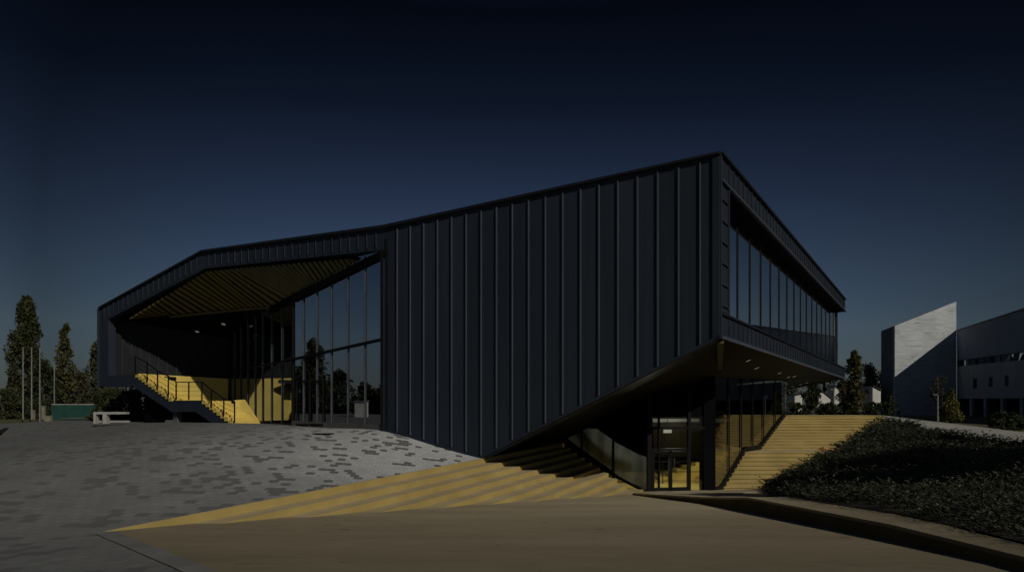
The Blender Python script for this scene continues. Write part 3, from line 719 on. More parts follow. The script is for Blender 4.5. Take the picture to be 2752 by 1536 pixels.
for i in range(6):
    z = zs+.25+i*.62; mb.prism([V3(R2(.12), z), V3(R2(.84), z), V3(R2(.84, -.05), z), V3(R2(.12, -.05), z)], (0, 0, .035))
mb.prism([V3(R2(.86), zs), V3(R2(.93), zs), V3(R2(.93, -.05), zs), V3(R2(.86, -.05), zs)], (0, 0, zf_-zs))
mb.prism([V3(R2(0.0), zb), V3(R2(.10), zb), V3(R2(.10, -.04), zb), V3(R2(0., -.04), zb)], (0, 0, zt-zb))
emb.build('end_cladding', M['metal'], bld, extra=(mb, M['seam_soft']))
mb = MB(); mb.bar(V3(R2(.1, -.02), zs+.02), V3(R2(LR, -.02), zs+.02), .09, .07); mb.bar(V3(R2(.1, -.03), zf_+.0), V3(R2(LR+.1, -.03), zf_+.0), .08, .05)
mb.build('edge_flashing', M['metal_dark'], bld)
mb = MB(); mb.bar(V3(R2(0.1, -.03), zb+.04), V3(R2(LR, -.03), zb+.04), .05, .09); mb.bar(V3(R2(.1, -.035), zf_+.06), V3(R2(LR+.1, -.035), zf_+.06), .05, .05); mb.build('bottom_trim', M['metal_rib'], bld)
# recess soffit, sill slope
WR = .48; zg0, zg1 = 3.15+EYE, 6.58+EYE
mb = MB(); mb.poly([V3(R2(.9, .02), zf_), V3(R2(LR, .02), zf_), V3(R2(LR-.2, WR+.3), zg1), V3(R2(.9, WR+.3), zg1)]); mb.build('window_head', M['black'], bld)
mb = MB(); mb.poly([V3(R2(.9, .02), zs+.03), V3(R2(LR, .02), zs+.03), V3(R2(LR, WR+.1), zg0), V3(R2(.9, WR+.1), zg0)]); mb.build('window_sill', M['metal_rib'], bld)
mb = MB(); mb.poly([V3(R2(.93, .02), zs), V3(R2(.93, .02), zf_), V3(R2(.93, WR+.1), zf_), V3(R2(.93, WR+.1), zs)]); mb.build('window_reveal', M['metal'], bld)
mb = MB(); TE = LR-.25
mb.poly([V3(R2(.93, WR), zg0-.05), V3(R2(TE, WR), zg0-.05), V3(R2(TE, WR), zg1+.05), V3(R2(.93, WR), zg1+.05)])
rw = mb.build('ribbon_window', M['mirror2'], bld)
for i in range(0, 17):
    t = 4.0+(TE-4.0)*i/15. if i < 16 else 2.2
    m = MB(); m.bar(V3(R2(t, WR-.015), zg0), V3(R2(t, WR-.015), zg1), .07, .03, up=V3(nR, 0)); m.build('mullion', M['frame_black'], rw)
m = MB(); m.prism([V3(R2(TE-.75, WR-.05), zg0-.05), V3(R2(TE+.03, WR-.05), zg0-.05), V3(R2(TE+.03, WR-.05), zg1+.05), V3(R2(TE-.75, WR-.05), zg1+.05)], V3(-nR, 0)*.3); m.build('reflection_cover', M['metal_dark'], bld)  # dark post added over the last pane to hide its bright reflection
# glass return at far end + end closure
mb = MB(); mb.poly([V3(R2(TE, WR), zg0), V3(R2(TE, WR+8), zg0), V3(R2(TE, WR+8), zg1), V3(R2(TE, WR), zg1)]); mb.build('end_window', M['frame_black'], bld)
mb = MB(); mb.prism([V3(R2(LR, 0), zf_), V3(R2(LR, 12), zf_), V3(R2(LR, 12), zt), V3(R2(LR, 0), zt)], V3(-dR, 0)*.2)
mb.prism([V3(R2(LR, 0), zb), V3(R2(LR, 12), zb), V3(R2(LR, 12), zs), V3(R2(LR, 0), zs)], V3(-dR, 0)*.2)
mb.poly([V3(R2(LR, 8.5), zs), V3(R2(LR, 12), zs), V3(R2(LR, 12), zt), V3(R2(LR, 8.5), zt)]); mb.build('far_wall', M['metal'], bld)

# roof and hidden back walls
k2 = Vector((kink.x, kink.y)); l2 = Vector((pL.x, pL.y)); f2 = Vector((pF(1036, 0).x, pF(1036, 0).y))
bk = [(R2(LR-.1, .1), zt-.12), (R2(LR-.1, 13), zt-.3), (Vector((-8, 56)), 7.4+EYE-.3), (Vector((-24, 46)), pL.z-.3), (l2+Vector((.1, .1)), pL.z-.15), (k2+Vector((0, .1)), kink.z-.12), (f2+Vector((0, .1)), pF(1036, 613).z-.12), (K0+Vector((0, .15)), zt-.12)]
mid = Vector((0, 38, 7.2+EYE))
mb = MB()
for (a, za), (b_, zb_) in zip(bk, bk[1:]+bk[:1]): mb.poly([V3(a, za), V3(b_, zb_), mid])
mb.build('roof', M['metal_dark'], bld, fix=False)
mb = MB()
zfl = EYE-.95
for i, j in ((1, 2), (2, 3)):
    (a, za), (b_, zb_) = bk[i], bk[j]; mb.poly([V3(a, zfl), V3(b_, zfl), V3(b_, zb_), V3(a, za)])
mb.poly([V3(bk[3][0], EYE+1.5), V3(wl+Vector((-.2, .3)), EYE+1.5), V3(wl+Vector((-.2, .3)), pL.z-.1), V3(bk[3][0], bk[3][1])])
mb.poly([V3(XY(612, 39.3), zfl-2.5), V3(Vector((-8, 52)), zfl-2.5), V3(Vector((-8, 52)), 7+EYE), V3(XY(612, 39.3), Ct.z)])
mb.build('rear_wall', M['metal_dark'], bld, fix=False)

# soffits under the box
E0 = pF(1285, 1234); E1 = V3(K0, zb); Q1 = P(1918, 1014, 27.3); Q0 = P(1509, 1172, 31.9); Q2 = P(2116, 1020, 36.); RR = V3(R2(LR), zb); SS = P(2120, 1046, 47.)
e0i, e1i = E0-nF3*.02, E1-nF3*.02
mb = MB()
mb.poly([e0i, e1i, Q0]); mb.poly([e1i, Q1, Q0])
mb.build('sloped_soffit', M['soffit'], bld)
mb = MB(); mb.poly([e1i-V3(nR, 0)*.0, RR, Q2]); mb.poly([e1i, Q2, Q1]); mb.poly([Q2-up*.02, RR, SS]); mb.build('end_soffit', M['soffit'], bld)
mb = MB(); mb.bar(Q2-up*.03, RR+Vector((-.15, 0, -.03)), .12, .09); mb.build('soffit_rib', M['gusset'], bld)
mb = MB(); g0, g1 = P(1928, 922, 20.3), P(1946, 922, 20.25); g2, g3 = P(1941, 992, 23.8), P(1930, 992, 23.8)
mb.prism([g0, g1, g2, g3], (0, .1, .25)); mb.build('soffit_gusset', M['gusset'], bld)
# interior: ceiling, floor, back wall
Gz = EYE-3.285
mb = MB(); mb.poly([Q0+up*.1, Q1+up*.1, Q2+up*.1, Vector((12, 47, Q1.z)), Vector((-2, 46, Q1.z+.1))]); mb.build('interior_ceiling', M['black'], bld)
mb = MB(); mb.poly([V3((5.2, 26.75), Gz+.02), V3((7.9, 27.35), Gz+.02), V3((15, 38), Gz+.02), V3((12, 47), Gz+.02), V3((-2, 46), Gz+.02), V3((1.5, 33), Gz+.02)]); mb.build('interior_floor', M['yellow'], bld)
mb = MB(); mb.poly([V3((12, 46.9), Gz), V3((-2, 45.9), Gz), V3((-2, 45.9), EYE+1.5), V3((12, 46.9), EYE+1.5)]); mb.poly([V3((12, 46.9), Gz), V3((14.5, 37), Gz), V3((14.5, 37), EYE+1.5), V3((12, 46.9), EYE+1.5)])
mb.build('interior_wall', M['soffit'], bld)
# interior flight of yellow steps, handrail and curved gallery
mb = MB()
for i in range(9): mb.box((7.0+i*.42, 34.5, Gz+.1+i*.085), (.42, 5.5, .2+i*.17))
mb.build('interior_steps', M['yellow'], bld)
mb = MB()
for i in range(4): mb.bar((5.6+i*1.1, 30.6, Gz+.02), (5.6+i*1.1, 30.6, Gz+1.0), .04, .04)
mb.bar((5.3, 30.6, Gz+1.0), (9.3, 30.6, Gz+1.0), .05, .05); mb.bar((5.3, 30.6, Gz+.55), (9.3, 30.6, Gz+.55), .03, .03)
mb.bar((5.6, 30.2, Gz+.4), (9.2, 32.0, Gz+1.35), .06, .06)
mb.build('interior_railing', M['frame_black'], bld)
mb = MB(); n = 20; cxy = Vector((7.6, 33.5)); zz = EYE-.55
for i in range(n):
    a, b_ = [math.pi*(1.02+.96*k/n) for k in (i, i+1)]
    p0 = cxy+Vector((math.cos(a)*3.0, math.sin(a)*2.4)); p1 = cxy+Vector((math.cos(b_)*3.0, math.sin(b_)*2.4))
    mb.prism([V3(p0, zz), V3(p1, zz), V3(p1*.97+cxy*.03, zz), V3(p0*.97+cxy*.03, zz)], (0, 0, .16))
mb.build('gallery_edge', M['grey_paint'], bld)
mb = MB(); mb.tube((7.6, 33.6, zz-1.6), (7.6, 33.6, zz-.01), 1.9, 2.6, 24); mb.build('gallery_drum', M['soffit'], bld)

# entrance glazing
G0 = P(1738, 1322, 26.7); G1 = V3((7.99, 27.3), Gz); nG = Vector(((G1-G0).y, -(G1-G0).x)).normalized(); nG = nG if nG.y < 0 else -nG; nG3 = V3(nG, 0)
G0.z = Gz
gp1 = V3(W+AU*22.0, Gz+1.)
def glasswall(name, a, b_, z0_, z1a, z1b, mat):
    m = MB(); m.poly([V3(a, z0_), V3(b_, z0_), V3(b_, z1b), V3(a, z1a)]); return m.build(name, mat, bld)
zl = P(1800, 1149, 27).z
gw = glasswall('entrance_glazing', G0, G1, Gz, zl, zl, M['glass'])
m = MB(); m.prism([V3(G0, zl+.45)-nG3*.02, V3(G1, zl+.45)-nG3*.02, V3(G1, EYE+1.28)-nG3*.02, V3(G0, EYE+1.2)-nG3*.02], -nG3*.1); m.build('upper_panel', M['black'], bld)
m = MB(); m.poly([V3(G0, zl+.02), V3(G1, zl+.02), V3(G1, zl+.44), V3(G0, zl+.44)]); m.build('clerestory_pane', M['glass_clear'], gw)
def pG(px, z):
    k = (px-1376)/F  # ray x = k*y
    d = G1-G0; t = (k*G0.y-G0.x)/(d.x-k*d.y); return V3(G0+d*t, z)
for px, w in ((1743, .17), (1769, .05), (1850, .11)):
    m = MB(); m.bar(pG(px, Gz)+nG3*.05, pG(px, EYE+1.0)+nG3*.05, w, .12, up=nG3); m.build('mullion', M['frame_black'], gw)
zl = P(1800, 1149, 27).z; zd = P(1800, 1206, 27).z
m = MB(); m.bar(pG(1740, zl)+nG3*.06, pG(1892, zl)+nG3*.06, .12, .09); m.build('transom', M['frame_black'], gw)
m = MB(); m.bar(pG(1745, zd)+nG3*.055, pG(1850, zd)+nG3*.055, .06, .08); m.build('door_head', M['frame_black'], gw)
for a, b_ in ((1752, 1797), (1800, 1846)):
    m = MB(); A_, B_ = pG(a, Gz+.03), pG(b_, Gz+.03); w = .1
    for q_ in (A_, B_): m.bar(q_+nG3*.1, V3(q_, zd-.06)+nG3*.1, w, .06, up=nG3)
    m.bar(V3(A_, Gz+.16)+nG3*.1, V3(B_, Gz+.16)+nG3*.1, .06, .24); m.bar(V3(A_, zd-.1)+nG3*.1, V3(B_, zd-.1)+nG3*.1, .06, .08)
    d_ = m.build('entrance_door', M['frame_black'], bld)
    m = MB(); h_ = pG(b_-6 if a < 1790 else a+6, Gz+.9)+nG3*.2; m.tube(h_, h_+up*.5, .02); m.build('handle', M['mullion'], d_)
m = MB(); a, b_ = pG(1889, Gz), pG(1919, Gz)
m.prism([a+nG3*.1, b_+nG3*.12, b_-nG3*.35, a-nG3*.3], (0, 0, 4.7)); m.build('column', M['black'], bld)
# sloping side glass above the tiers
sg = glasswall('terrace_glazing', gp1, G0, Gz, EYE+.3, EYE+1.1, M['glass_clear'])
nS = Vector(((G0-gp1).y, -(G0-gp1).x)).normalized(); nS = nS if nS.dot(-Vector((G0.x, G0.y))) > 0 else -nS; nS3 = V3(nS, 0)
def pS(px, z):
    k = (px-1376)/F; d = G0-gp1; t = (k*gp1.y-gp1.x)/(d.x-k*d.y); return V3(gp1+d*t, z)
for px in (1565, 1650):
    m = MB(); m.bar(pS(px, Gz)+nS3*.04, pS(px, EYE+.4)+nS3*.04, .07, .08, up=nS3); m.build('mullion', M['frame_black'], sg)
m = MB(); m.bar(P(1512, 1176, pS(1512, 0).y)+nS3*.06, P(1655, 1277, pS(1655, 0).y)+nS3*.06, .06, .10); m.bar(P(1655, 1277, pS(1655, 0).y)+nS3*.06, P(1738, 1320, pS(1738, 0).y)+nS3*.06, .06, .10); m.build('bottom_rail', M['frame_black'], sg)
m = MB()
m.prism([P(1586, 1146, 31.), P(1640, 1179, 30.2), P(1700, 1204, 29.4), P(1745, 1212, 28.6), P(1745, 1226, 28.6), P(1700, 1214, 29.4), P(1640, 1189, 30.2), P(1580, 1152, 31.)], (.1, .35, 0)); m.build('interior_ramp', M['white_paint'], bld)
m = MB(); o_ = -nS3*.35
cp = lambda px, py: P(px, py, pS(px, 0).y)+o_
m.poly([cp(1508, 1178), cp(1655, 1285), cp(1736, 1330), cp(1736, 1232), cp(1700, 1222), cp(1640, 1190), cp(1588, 1152), cp(1560, 1150)]); m.build('reflection_screen', M['blind'], bld)  # added screen, lit from behind, standing in for grey reflections in the glass
m = MB(); m.poly([cp(1560, 1150), cp(1588, 1152), cp(1640, 1190), cp(1700, 1222), cp(1736, 1232), cp(1736, 1000), cp(1500, 1000), cp(1500, 1150)]); m.build('light_blocker', M['black'], bld)  # black sheet added to keep the lamp's light off the soffit
# right side glass beside the steps
H0 = V3((8.02, 27.32), Gz); H1 = V3((14.3, 36.), EYE-.5); 
m = MB(); m.poly([V3(H0, Gz), V3(H1, Gz), V3(H1, Q2.z+.05), V3(H0, Q1.z+.05)]); hg = m.build('stair_glazing', M['glass_dark'], bld)
dH = Vector((H1.x-H0.x, H1.y-H0.y)); nH = Vector((dH.y, -dH.x)).normalized(); nH = nH if nH.x > 0 else -nH; nH3 = V3(nH, 0)
for px in (1957, 1990, 2021, 2050, 2081, 2113):
    k = (px-1376)/F; t = (k*H0.y-H0.x)/(dH.x-k*dH.y); q_ = Vector((H0.x, H0.y))+dH*t
    m = MB(); m.bar(V3(q_, Gz)+nH3*.04, V3(q_, Q1.z+(Q2.z-Q1.z)*t)+nH3*.04, .06, .04, up=nH3); m.build('mullion', M['frame_black'], hg)
def stepz(y):
    if y < 28: return z0
    if y < 30.5: return z0+(z1-z0)*(y-28)/2.5
    if y < 32.3: return z1
    return z1+(z2-z1)*min(1, (y-32.3)/3.7)
m = MB(); ys_ = [27.3, 28, 30.5, 32.3, 36.]
for a, b_ in zip(ys_, ys_[1:]):
    m.bar(Vector((xg(a), a, stepz(a)+.12))+nH3*.05, Vector((xg(b_), b_, stepz(b_)+.12))+nH3*.05, .08, .18)
m.build('bottom_rail', M['frame_black'], hg)
# interior ceiling beam seen through the glass
# ------------------------------------------------------------------ downlights
def downlight(loc, label, group, r=.16, nrm=(0, 0, -1)):
    t = thing('downlight', loc, label, 'ceiling light', group)
    m = MB(); nrm = Vector(nrm).normalized(); loc = Vector(loc)
    m.tube(loc+nrm*.0, loc+nrm*.035, r*1.0, r, 16); m.build('trim', M['metal_dark'], t)
    m = MB(); m.tube(loc+nrm*.036, loc+nrm*.045, r*.8, r*.8, 16); m.build('lens', M['lamp'], t)
def hit_plane(px, py, a, b_, c):
    n_ = (b_-a).cross(c-a); d = Vector(((px-1376)/F, 1, (1101-py)/F)); o = Vector((0, 0, EYE)); t = (a-o).dot(n_)/d.dot(n_); return o+d*t, (n_ if n_.z < 0 else -n_)
lab = {0: 'downlight nearest the cantilevered corner under the box soffit', 1: 'second downlight from the corner under the box soffit', 2: 'third downlight from the corner, above the side glass wall', 3: 'fourth downlight under the box soffit, by the fold', 4: 'small downlight left of the fold beyond the side glass'}
for i, (px, py) in enumerate(((2010, 966), (2033, 986), (2094, 1000), (2134, 1009), (2118, 1011))):
    p_, n_ = hit_plane(px, py, e1i, RR, Q2); downlight(p_, lab[i], 'round downlights under the box soffit', .12, n_)
lab2 = ['downlight on the lowest far soffit, right one beside the rib', 'downlight on the far soffit below the rib, middle one', 'downlight on the far soffit, lowest and leftmost']
for i, (px, py) in enumerate(((2168, 1026), (2151, 1031), (2130, 1037))):
    p_, n_ = hit_plane(px, py, Q2, RR, SS); downlight(p_, lab2[i], 'round downlights under the box soffit', .12, n_)
lab3 = ['leftmost downlight in the black loggia ceiling', 'upper middle downlight in the black loggia ceiling', 'rightmost downlight in the black loggia ceiling just below the slatted soffit', 'lowest downlight in the black loggia ceiling']
for i, (px, py) in enumerate(((402, 887), (530, 889), (601, 869), (536, 917))):
    if px < 500: p_, n_ = hit_plane(px, py, pin(330, 858), pin(457, 848), Ct)
    else: p_, n_ = hit_plane(px, py, pin(457, 848), pin(679, 826), Ct)
    downlight(p_, lab3[i], 'round downlights in the loggia ceiling', .14, n_)
t = thing('hanging_light', P(1794, 1158, 29.5), 'small pale rectangular light hanging behind the entrance glazing', 'ceiling light')
m = MB(); c_ = P(1794, 1158, 29.5); m.box(c_, (.34, .12, .14)); m.build('light_box', M['lampi'], t)
m = MB(); m.tube(c_+up*.07, c_+up*1.2, .012); m.build('cable', M['frame_black'], t)

il = bpy.data.lights.new('hanging_lamp', 'POINT'); il.energy = 110; il.color = (1., .94, .78); il.shadow_soft_size = .3
io = bpy.data.objects.new('hanging_lamp', il); COL.objects.link(io); io.location = (6.9, 29.6, EYE-1.05)
# ------------------------------------------------------------------ external staircase
def DS(px): return 1/(.02703+(px-268)/364.*(.03226-.02703))
def pS2(px, py): return P(px, py, DS(px))
st = thing('external_staircase', pS2(540, 1135), 'dark steel staircase with yellow treads rising into the loggia', 'staircase')
sd = (pS2(632, 0)-pS2(268, 0)); sd.z = 0; sd.normalize(); sn = Vector((-sd.y, sd.x, 0)); sn = sn if sn.y > 0 else -sn
topl = [(268, 1010), (365, 1005), (464, 1075), (544, 1075), (625, 1136)]
botl = [(571, 1137), (526, 1106), (461, 1106), (359, 1038), (268, 1038)]
m = MB()
ring = [pS2(*p_) for p_ in topl+botl]
# build as quads to stay clean
tq = [pS2(*p_) for p_ in topl]; bq = [pS2(*p_) for p_ in botl[::-1]]
for i in range(4): m.prism([tq[i], tq[i+1], bq[i+1], bq[i]], sn*.12)
m.build('stringer', M['metal'], st)
wS = 1.35
for (a, b_) in ((1, 2), (3, 4)):
    A_, B_ = tq[a], tq[b_]; n = 11 if a == 1 else 8
    for i in range(n):
        f0 = i/n; f1 = (i+1)/n; p0 = A_.lerp(B_, f0); p1 = A_.lerp(B_, f1)
        zt_ = p0.z-.02
        m = MB(); m.prism([Vector((p0.x, p0.y, p1.z-.05))-sn*.03, Vector((p1.x, p1.y, p1.z-.05))-sn*.03, Vector((p1.x, p1.y, p1.z-.05))+sn*wS, Vector((p0.x, p0.y, p1.z-.05))+sn*wS], (0, 0, zt_-p1.z+.05)); m.build('tread', M['yellow'], st)
m = MB(); m.prism([tq[2]+sn*.12-up*.10, tq[3]+sn*.12-up*.10, tq[3]+sn*wS-up*.10, tq[2]+sn*wS-up*.10], up*.09); m.build('landing', M['yellow'], st)
m = MB(); m.prism([tq[0]+sn*.12-up*.25, tq[1]+sn*.12-up*.25, tq[1]+sn*2.2-up*.25, tq[0]+sn*.4-up*.25], up*.2); m.build('upper_deck', M['metal_dark'], st)
m = MB()
for i in range(4): m.prism([bq[i]+sn*.1, bq[i+1]+sn*.1, bq[i+1]+sn*wS, bq[i]+sn*wS], up*.06)
m.build('underside', M['metal_dark'], st)
m = MB(); o_ = sn*.45; m.poly([pS2(366, 1044)+o_, pS2(461, 1098)+o_, pS2(528, 1098)+o_, pS2(590, 1134)+o_, pS2(590, 1150)+o_, pS2(366, 1150)+o_]); m.build('understair_shade', M['black'], st)  # black sheet added as the darkness under the stair flights
m = MB(); a = pS2(457, 1106); b_ = pS2(468, 1106); m.prism([V3(a, EYE-.8)+sn*.15, V3(b_, EYE-.8)+sn*.15, V3(b_, EYE-.8)+sn*.4, V3(a, EYE-.8)+sn*.4], (0, 0, a.z-EYE+.8)); m.build('pier', M['plinth'], st)
rail = m = MB()
posts = [(365, 1005, 957), (397, 1027, 975), (425, 1047, 996), (454, 1068, 1010), (475, 1074, 1026), (509, 1074, 1026), (544, 1075, 1026), (570, 1095, 1047), (603, 1119, 1071), (632, 1135, 1078)]
for px, yb, yt in posts:
    m = MB(); m.bar(pS2(px, yb)-sn*.03, pS2(px, yt)-sn*.03, .05, .05); m.build('post', M['frame_black'], st)
m = MB()
for a, b_ in zip(posts, posts[1:]):
    for f in (0., .25, .5, .75):
        w = .045 if f == 0 else .012
        m.bar(pS2(a[0], a[2]+(a[1]-a[2])*f)-sn*.03, pS2(b_[0], b_[2]+(b_[1]-b_[2])*f)-sn*.03, w, w)
m.build('handrail', M['frame_black'], st)
# yellow wedge added in place of the stair's reflection in the curtain wall
pp = [P(628, 1137, 31.3)+sn*1.5, P(628, 1076, 31.3)+sn*1.5]
par = [P(629, 1137, 33), P(629, 1075, 33), P(650, 1073, 33.2), P(692, 1137, 34.)]
m = MB(); m.prism(par, sn*.18); tag(m.build('yellow_reflection_wedge', M['yellow']), 'bright yellow wedge added for the mirrored stair side at the foot of the loggia stairs', 'parapet')

# ------------------------------------------------------------------ neighbour building: tower and wing
tw = thing('concrete_tower', XY(2480, 100).to_3d()+Vector((0, 0, .5)), 'pale board marked concrete tower with slanting top and diagonal shadow', 'building')
D0 = 100.; gzT = EYE-1.8
a, b_, c_ = P(2405, 875, D0), P(2570, 810, D0), P(2570, 1120, D0)
m = MB(); m.prism([V3(a, gzT), V3(c_, gzT), b_, a], (0, .4, 0)); m.build('front_wall', M['concrete'], tw)
lf = P(2368, 889, 106); m = MB(); m.poly([V3(a, gzT), a, lf, V3(lf, gzT)]); m.build('side_wall', M['conc_dark'], tw)
m = MB(); m.poly([V3(lf, gzT), lf, V3((67, 112), b_.z), V3((67, 112), gzT)]); m.poly([V3(b_, b_.z), V3((67, 112), b_.z), V3((67, 112), gzT), V3(b_, gzT)]); m.poly([a, b_, V3((67, 112), b_.z), lf]); m.build('rear_wall', M['conc_dark'], tw)
wg = thing('long_building', XY(2650, 83).to_3d()+Vector((0, 0, .4)), 'long grey building with dark slate upper band and slanted window strip', 'building')
def DWg(px): return 1/(1/100.2+(px-2572)/180.*(1/70.-1/100.2))
def pW(px, py): return P(px, py, DWg(px))
PXE = 2980
top = lambda px: 886-(px-2572)*.322; w0_ = lambda px: 968-(px-2572)*.13; w1_ = lambda px: 984-(px-2572)*.10; bt_ = lambda px: 1071-(px-2572)*.01; gr = lambda px: 1124+(px-2572)*.12
nWg = pW(PXE, 0)-pW(2572, 0); nWg = Vector((nWg.y, -nWg.x, 0)).normalized(); nWg = nWg if nWg.x < 0 else -nWg
def band4(f0, f1, mat, name, dep=.0, x0=2572, x1=PXE):
    m = MB(); m.prism([pW(x0, f0(x0)), pW(x1, f0(x1)), pW(x1, f1(x1)), pW(x0, f1(x0))], -nWg*.5); return m.build(name, mat, wg)
band4(top, w0_, M['wing_dark'], 'upper_wall'); band4(w1_, bt_, M['wing_grey'], 'lower_wall')
m = MB(); m.prism([pW(2572, top(2572)), pW(PXE, top(PXE)), pW(PXE, top(PXE)+3), pW(2572, top(2572)+3)], nWg*.15); m.build('roof_edge', M['metal_dark'], wg)
off = -nWg*.45
m = MB(); m.poly([pW(2572, w0_(2572)-2)+off, pW(PXE, w0_(PXE)-2)+off, pW(PXE, w1_(PXE)+2)+off, pW(2572, w1_(2572)+2)+off]); sw = m.build('strip_window', M['winglass'], wg)
for px in (2604, 2644, 2688, 2730):
    m = MB(); m.bar(pW(px, w0_(px)), pW(px, w1_(px)), .55, .3, up=nWg); m.build('window_pier', M['conc_dark'], sw)
for x0, x1 in ((2697, 2710), (2718, 2735), (2745, 2760)):
    m = MB(); m.poly([pW(x0, w1_(x0)-1)-nWg*.2, pW(x1-3, w1_(x1)-1)-nWg*.2, pW(x1, w0_(x1)+2)-nWg*.2, pW(x0+8, w0_(x0)+2)-nWg*.2]); m.build('blind', M['white_paint'], sw)
for px, y0_, y1_ in ((2620, 1016, 1043), (2662, 1013, 1038), (2705, 1008, 1036)):
    m = MB(); m.prism([pW(px-4, y0_), pW(px+5, y0_), pW(px+5, y1_), pW(px-4, y1_)], nWg*.04); m.build('window', M['frame_black'], wg)
# recessed base with columns
m = MB(); o_ = -nWg*2.5
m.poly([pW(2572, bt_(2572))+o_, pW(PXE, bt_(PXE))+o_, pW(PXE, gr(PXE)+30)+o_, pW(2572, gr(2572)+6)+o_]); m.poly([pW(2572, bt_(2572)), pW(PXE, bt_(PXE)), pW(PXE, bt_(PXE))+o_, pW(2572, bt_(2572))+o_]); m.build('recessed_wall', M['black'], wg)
for px in (2605, 2643, 2688, 2740, 2800):
    m = MB(); q_ = pW(px, bt_(px)); m.box((q_.x+.4, q_.y, (q_.z+EYE-3.)/2), (.45, .45, q_.z-EYE+3.), 0); m.build('column', M['wing_grey'], wg)
m = MB(); m.poly([pW(2572, top(2572)+1), pW(PXE, top(PXE)+1), pW(PXE, top(PXE)+1)-nWg*15, pW(2572, top(2572)+1)-nWg*8]); m.poly([pW(PXE, top(PXE)), pW(PXE, 1200), pW(PXE, 1200)-nWg*15, pW(PXE, top(PXE))-nWg*15]); m.poly([pW(2572, top(2572)), pW(2572, 1130), pW(2572, 1130)-nWg*9, pW(2572, top(2572))-nWg*9]); m.build('roof', M['roof'], wg)
m = MB(); m.poly([pW(2572, top(2572))-nWg*8.9, pW(PXE, top(PXE))-nWg*15, pW(PXE, 1200)-nWg*15, pW(2572, 1135)-nWg*8.9]); m.build('rear_wall', M['wing_grey'], wg)

# ------------------------------------------------------------------ trees
def tree(name, base, h, w, kind, mat, label, n, leaf, seed, cat='tree', group=None, trunk_h=None, shape='round', gaps=.25):
    rng = random.Random(seed); t = thing(name, base, label, cat, group); base = Vector(base)
    th = trunk_h if trunk_h is not None else h*.2
    m = MB(); tr = max(.06, w*.05)
    m.tube(base-up*.3, base+up*th, tr*1.3, tr, 8)
    p = base+up*th; q = base+up*h*.9; m.tube(p, q, tr, tr*.2, 6)
    clumps = []
    nc = {'poplar': 80, 'round': 30, 'cone': 30, 'loose': 30, 'bush': 22}[shape]
    for i in range(nc):
        f = (i+rng.random())/nc
        if shape == 'poplar':
            prof = min(1, f*5+.45)*(1-f**2.6)**.6+.06; z = th*.5+f*(h-th*.5)*.97; rr_ = w/2*prof*rng.uniform(.2, .8); cr = w*.21*rng.uniform(.7, 1.2)*(.5+.5*prof)
        elif shape == 'cone':
            prof = (1-f)**.8+.05; z = th+f*(h-th)*.95; rr_ = w/2*prof*rng.uniform(.3, .8); cr = w*.2*rng.uniform(.7, 1.2)*(prof+.25)
        elif shape == 'loose':
            prof = (math.sin(math.pi*min(1, f*.85+.12)))**.7; z = th+f*(h-th)*.95; rr_ = w/2*prof*rng.uniform(.2, .9); cr = w*.15*rng.uniform(.5, 1.3)
        elif shape == 'bush':
            f2_ = rng.random(); prof = math.sqrt(max(0, 1-f2_**2)); z = f2_*h*.85; rr_ = w/2*prof*math.sqrt(rng.random())*.85; cr = min(w, h)*.2*rng.uniform(.7, 1.3)
        else:
            prof = math.sin(math.pi*(f*.8+.15)); z = th+f*(h-th)*.92; rr_ = w/2*prof*rng.uniform(.2, .8); cr = w*.17*rng.uniform(.7, 1.3)
        a = rng.uniform(0, 6.283); c = base+Vector((math.cos(a)*rr_, math.sin(a)*rr_, z)); clumps.append((c, cr))
        if i % 3 == 0: m.tube(base+up*max(th*.6, z-rr_*1.2-(.1*h)*.5), c, tr*.35, tr*.08, 5)
    m.build('trunk', M['bark'], t, smooth=True)
    nr = np.random.default_rng(seed); per = n//nc; ez = 1.5 if shape == 'poplar' else (.8 if shape in ('round', 'bush') else 1.1)
    cc_ = np.repeat(np.array([tuple(c[0]) for c in clumps]), per, 0); cr_ = np.repeat(np.array([c[1] for c in clumps]), per)
    k_ = len(cr_); r = nr.normal(size=(k_, 3)); r /= np.linalg.norm(r, axis=1)[:, None]
    pos = cc_+r*(cr_*nr.random(k_)**.45)[:, None]*np.array((1, 1, ez))
    ls = leaf*nr.uniform(.6, 1.3, k_); ax = nr.normal(size=(k_, 3)); ax /= np.linalg.norm(ax, axis=1)[:, None]; ax = ax*.6+r*.7; ax /= np.linalg.norm(ax, axis=1)[:, None]
    sd_ = np.cross(ax, nr.normal(size=(k_, 3))); sd_ /= np.linalg.norm(sd_, axis=1)[:, None]+1e-6
    leaf_arr('crown' if shape != 'bush' else 'foliage', pos, ax*(ls*.5)[:, None], sd_*(ls*.32)[:, None], mat, t)
    return t
def gnd(px, D, py=None): q = XY(px, D); return (q.x, q.y, (P(px, py, D).z if py else groundz(q.x, q.y)))
tree('poplar_tree', gnd(70, 75, 1128), 13.4, 3.7, 0, M['leaf_mid'], 'tallest dense columnar poplar at the far left behind the flagpoles', 15000, .32, 11, shape='poplar', trunk_h=1.2)
tree('poplar_tree', gnd(176, 78, 1128), 11.0, 2.4, 0, M['leaf_olive'], 'slim loose poplar with a bare spiky side beside the green screen fence', 2900, .32, 12, shape='poplar', trunk_h=1.5)
tree('poplar_tree', gnd(262, 70, 1128), 8.0, 2.6, 0, M['leaf_mid'], 'poplar partly hidden behind the left end of the dark building', 3800, .3, 13, shape='poplar', trunk_h=1.2)
tree('leafy_tree', gnd(118, 72, 1128), 6.4, 3.6, 0, M['leaf_dark'], 'dark leafy tree growing between the two left poplars', 3500, .28, 14, shape='round', trunk_h=1.)
